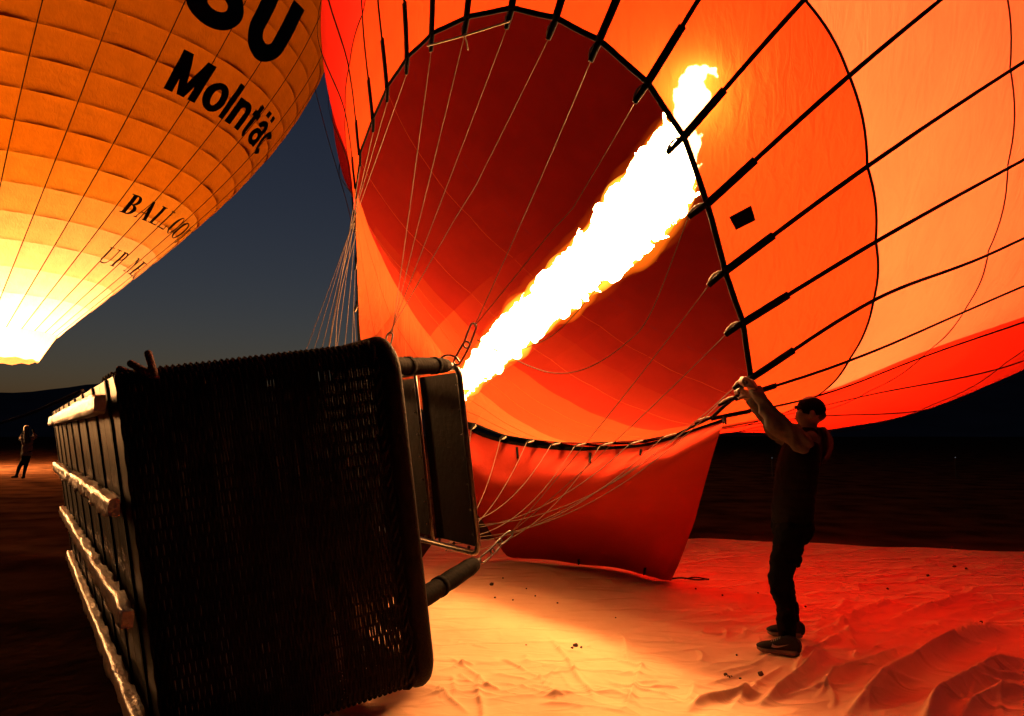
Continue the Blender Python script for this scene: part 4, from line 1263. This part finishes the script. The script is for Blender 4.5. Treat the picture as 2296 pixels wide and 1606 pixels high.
    # loose scarf / hood hanging behind
    sc_ = MB()
    rows = []
    for t in np.linspace(0, 1, 14):
        cx_, cy_ = 1838 + 12 * math.sin(t * 2.6), 958 + 78 * t
        hw = 10 + 14 * math.sin(math.pi * min(1, t * .9 + .12))
        row = []
        for s_ in np.linspace(-1, 1, 11):
            row.append(m(cx_ + hw * s_ * .8, cy_ + 8 * math.sin(s_ * 4 + t * 3) * t, .02 + .05 * math.cos(s_ * 5 + t * 2)))
        rows.append(row)
    rows = np.array(rows); sc_.grid(rows); sc_.grid((rows + np.array([.006, .012, 0]))[::-1])
    sc_.build('scarf', M['scarf'], root)
    # shoes
    def shoe(ax_, ay_, toe, heel, dy_):
        """toe, heel: sole ends in the photo, on the cloth"""
        dt = 1.41 * F / (toe[1] - HOR); dh = 1.41 * F / (heel[1] - HOR)
        pt, ph_ = on_ground(*toe, .035), on_ground(*heel, .035)
        f_ = unit((pt - ph_) * [1, 1, 0]); w_ = np.cross([0, 0, 1.0], f_)
        L = np.linalg.norm(pt - ph_)
        so = MB(); rows = []
        for t in np.linspace(0, 1, 22):
            hw = np.interp(t, [0, .04, .12, .35, .55, .8, .93, 1], [.012, .028, .034, .031, .036, .044, .034, .010])
            h1 = np.interp(t, [0, .5, .85, 1], [.036, .028, .024, .026]); z0_ = np.interp(t, [0, .06, .8, 1], [.008, 0, .0, .014])
            c = ph_ + f_ * L * t
            rows.append([c + w_ * hw * a + np.array([0, 0, z0_ + (h1 - z0_) * bq]) for a, bq in ((-1, 0), (-1.04, .5), (-.98, 1), (.98, 1), (1.04, .5), (1, 0), (-1, 0))])
        so.grid(rows); so.add(rows[0][:-1], [tuple(range(6))]); so.add(rows[-1][:-1], [tuple(range(6))[::-1]])
        u = MB()
        for t in np.linspace(.05, .95, 16):
            hw = np.interp(t, [0, .05, .35, .55, .8, 1], [.026, .032, .029, .034, .040, .016])
            hh = np.interp(t, [0, .08, .25, .42, .6, .8, .95], [.075, .095, .105, .085, .058, .044, .026])
            u.ball(ph_ + f_ * L * t + np.array([0, 0, .024 + hh * .42]), (max(hw, .02), hw, hh * .56), 12, 8, axes=np.array([f_, w_, [0, 0, 1.0]]))
        up_ = remesh(u, 'shoe', .008, M['shoe'], root, smooth_it=2)
        so.build('sole', M['sole'], up_)
        # curved side mark and laces
        mk = MB(); pts = []
        side = -w_ if w_[1] > 0 else w_
        lo = [(.62, .046), (.55, .042), (.46, .046), (.36, .056), (.22, .072)]; hi = [(.60, .066), (.56, .060), (.48, .057), (.37, .062), (.22, .073)]
        def sp(t, z):
            hw = np.interp(t, [0, .05, .35, .55, .8, 1], [.026, .032, .029, .034, .040, .016])
            hh = np.interp(t, [0, .08, .25, .42, .6, .8, .95], [.075, .095, .105, .085, .058, .044, .026])
            q = min(.98, abs((z - .024 - hh * .42) / (hh * .56)))
            return ph_ + f_ * L * t + side * (hw * math.sqrt(1 - q * q) * 1.02 + .006) + np.array([0, 0, z])
        a1, a2 = spline([sp(*q) for q in lo], 14), spline([sp(*q) for q in hi], 14)
        mk.grid([a1, a2]); mk.grid([a2 + side * .003, a1 + side * .003]); mk.build('side_mark', M['swoosh'], up_)
        for t in np.linspace(.44, .64, 5):
            hh = np.interp(t, [0, .08, .25, .42, .6, .8, .95], [.075, .095, .105, .085, .058, .044, .026])
            c = ph_ + f_ * L * t + np.array([0, 0, .024 + hh * .42 + hh * .56])
            la = MB(); la.tube(spline([c - w_ * .02 - [0, 0, .006], c + [0, 0, .003], c + w_ * .02 - [0, 0, .006]], 7), .0032, 6); la.build('lace', M['swoosh'], up_)
    shoe(1767, 1425, (1698, 1458), (1793, 1472), 0)
    shoe(1775, 1400, (1721, 1422), (1800, 1431), 0)
build_man()

# ------------------------------------------------------------------ the distant onlooker
def build_onlooker():
    D0 = 24.6
    m = lambda x, y, dy=0.0: at(x, y, D0 + dy)
    root = empty('person', on_ground(44, 1072), 'distant onlooker with long hair and pale top seen from behind, arms raised', 'person')
    b = MB()
    b.ball(m(60, 963), (.085, .10, .115)); b.cap(m(60, 972), .05, m(60, 980), .05)
    b.ball(m(61, 992), (.19, .11, .14)); b.ball(m(61, 1008), (.16, .11, .18)); b.ball(m(58, 1023), (.17, .12, .13))
    for s_, sh, el, wr in ((-1, (51, 984), (46, 984), (53, 968)), (1, (71, 983), (80, 980), (74, 965))):
        b.cap(m(*sh), .055, m(*el, .08), .042); b.cap(m(*el, .08), .042, m(*wr, .22), .032); b.ball(m(*wr, .24), .04)
    b.cap(m(55, 1028), .085, m(43, 1048), .062); b.cap(m(43, 1048), .062, m(37, 1067), .045)
    b.cap(m(62, 1028), .085, m(57, 1048), .062); b.cap(m(57, 1048), .062, m(53, 1067), .045)
    b.cap(m(38, 1069), .045, m(27, 1070), .035); b.cap(m(54, 1070), .045, m(50, 1071, -.05), .04)
    remesh(b, 'body', .022, M['trouser'], root, smooth_it=2)
    s = MB()
    s.ball(m(61, 991), (.205, .125, .14)); s.ball(m(61, 1005), (.18, .13, .17)); s.ball(m(60, 1018), (.18, .135, .10))
    for sh, el, wr in (((51, 984), (46, 984), (53, 968)), ((71, 983), (80, 980), (74, 965))):
        s.cap(m(*sh), .07, m(*el, .08), .055); s.cap(m(*el, .08), .055, (m(*el, .08) + m(*wr, .22)) / 2, .045)
    remesh(s, 'top', .022, M['top_grey'], root, smooth_it=2)
    h = MB(); h.ball(m(60, 962, -.02), (.10, .11, .125)); h.cap(m(60, 966, -.08), .09, m(61, 990, -.10), .10)
    remesh(h, 'hair', .022, M['hair'], root, smooth_it=2)
build_onlooker()

# two faint lamps far across the field
for i, (x, y) in enumerate(((1731, 1027), (2142, 1026))):
    p = at(x, y, 26.0)
    mb = MB(); mb.ball(p, .018, 10, 7); mb.cap(p + [0, .02, -.03], .012, [p[0], p[1] + .02, 0], .014, 8)
    o = MB(); o.cap(p + [0, .03, -.03], .012, [p[0], p[1] + .03, -.03], .015, 8)
    st = o.build('field_marker', M['black_rope'])
    tag(st, ('tiny field marker lamp just left of the man' if i == 0 else 'tiny field marker lamp far to the right of the man'), 'lamp', 'field marker lamps')
    l_ = MB(); l_.ball(p, .016, 10, 7); l_.build('lens', M['lamp'], st)
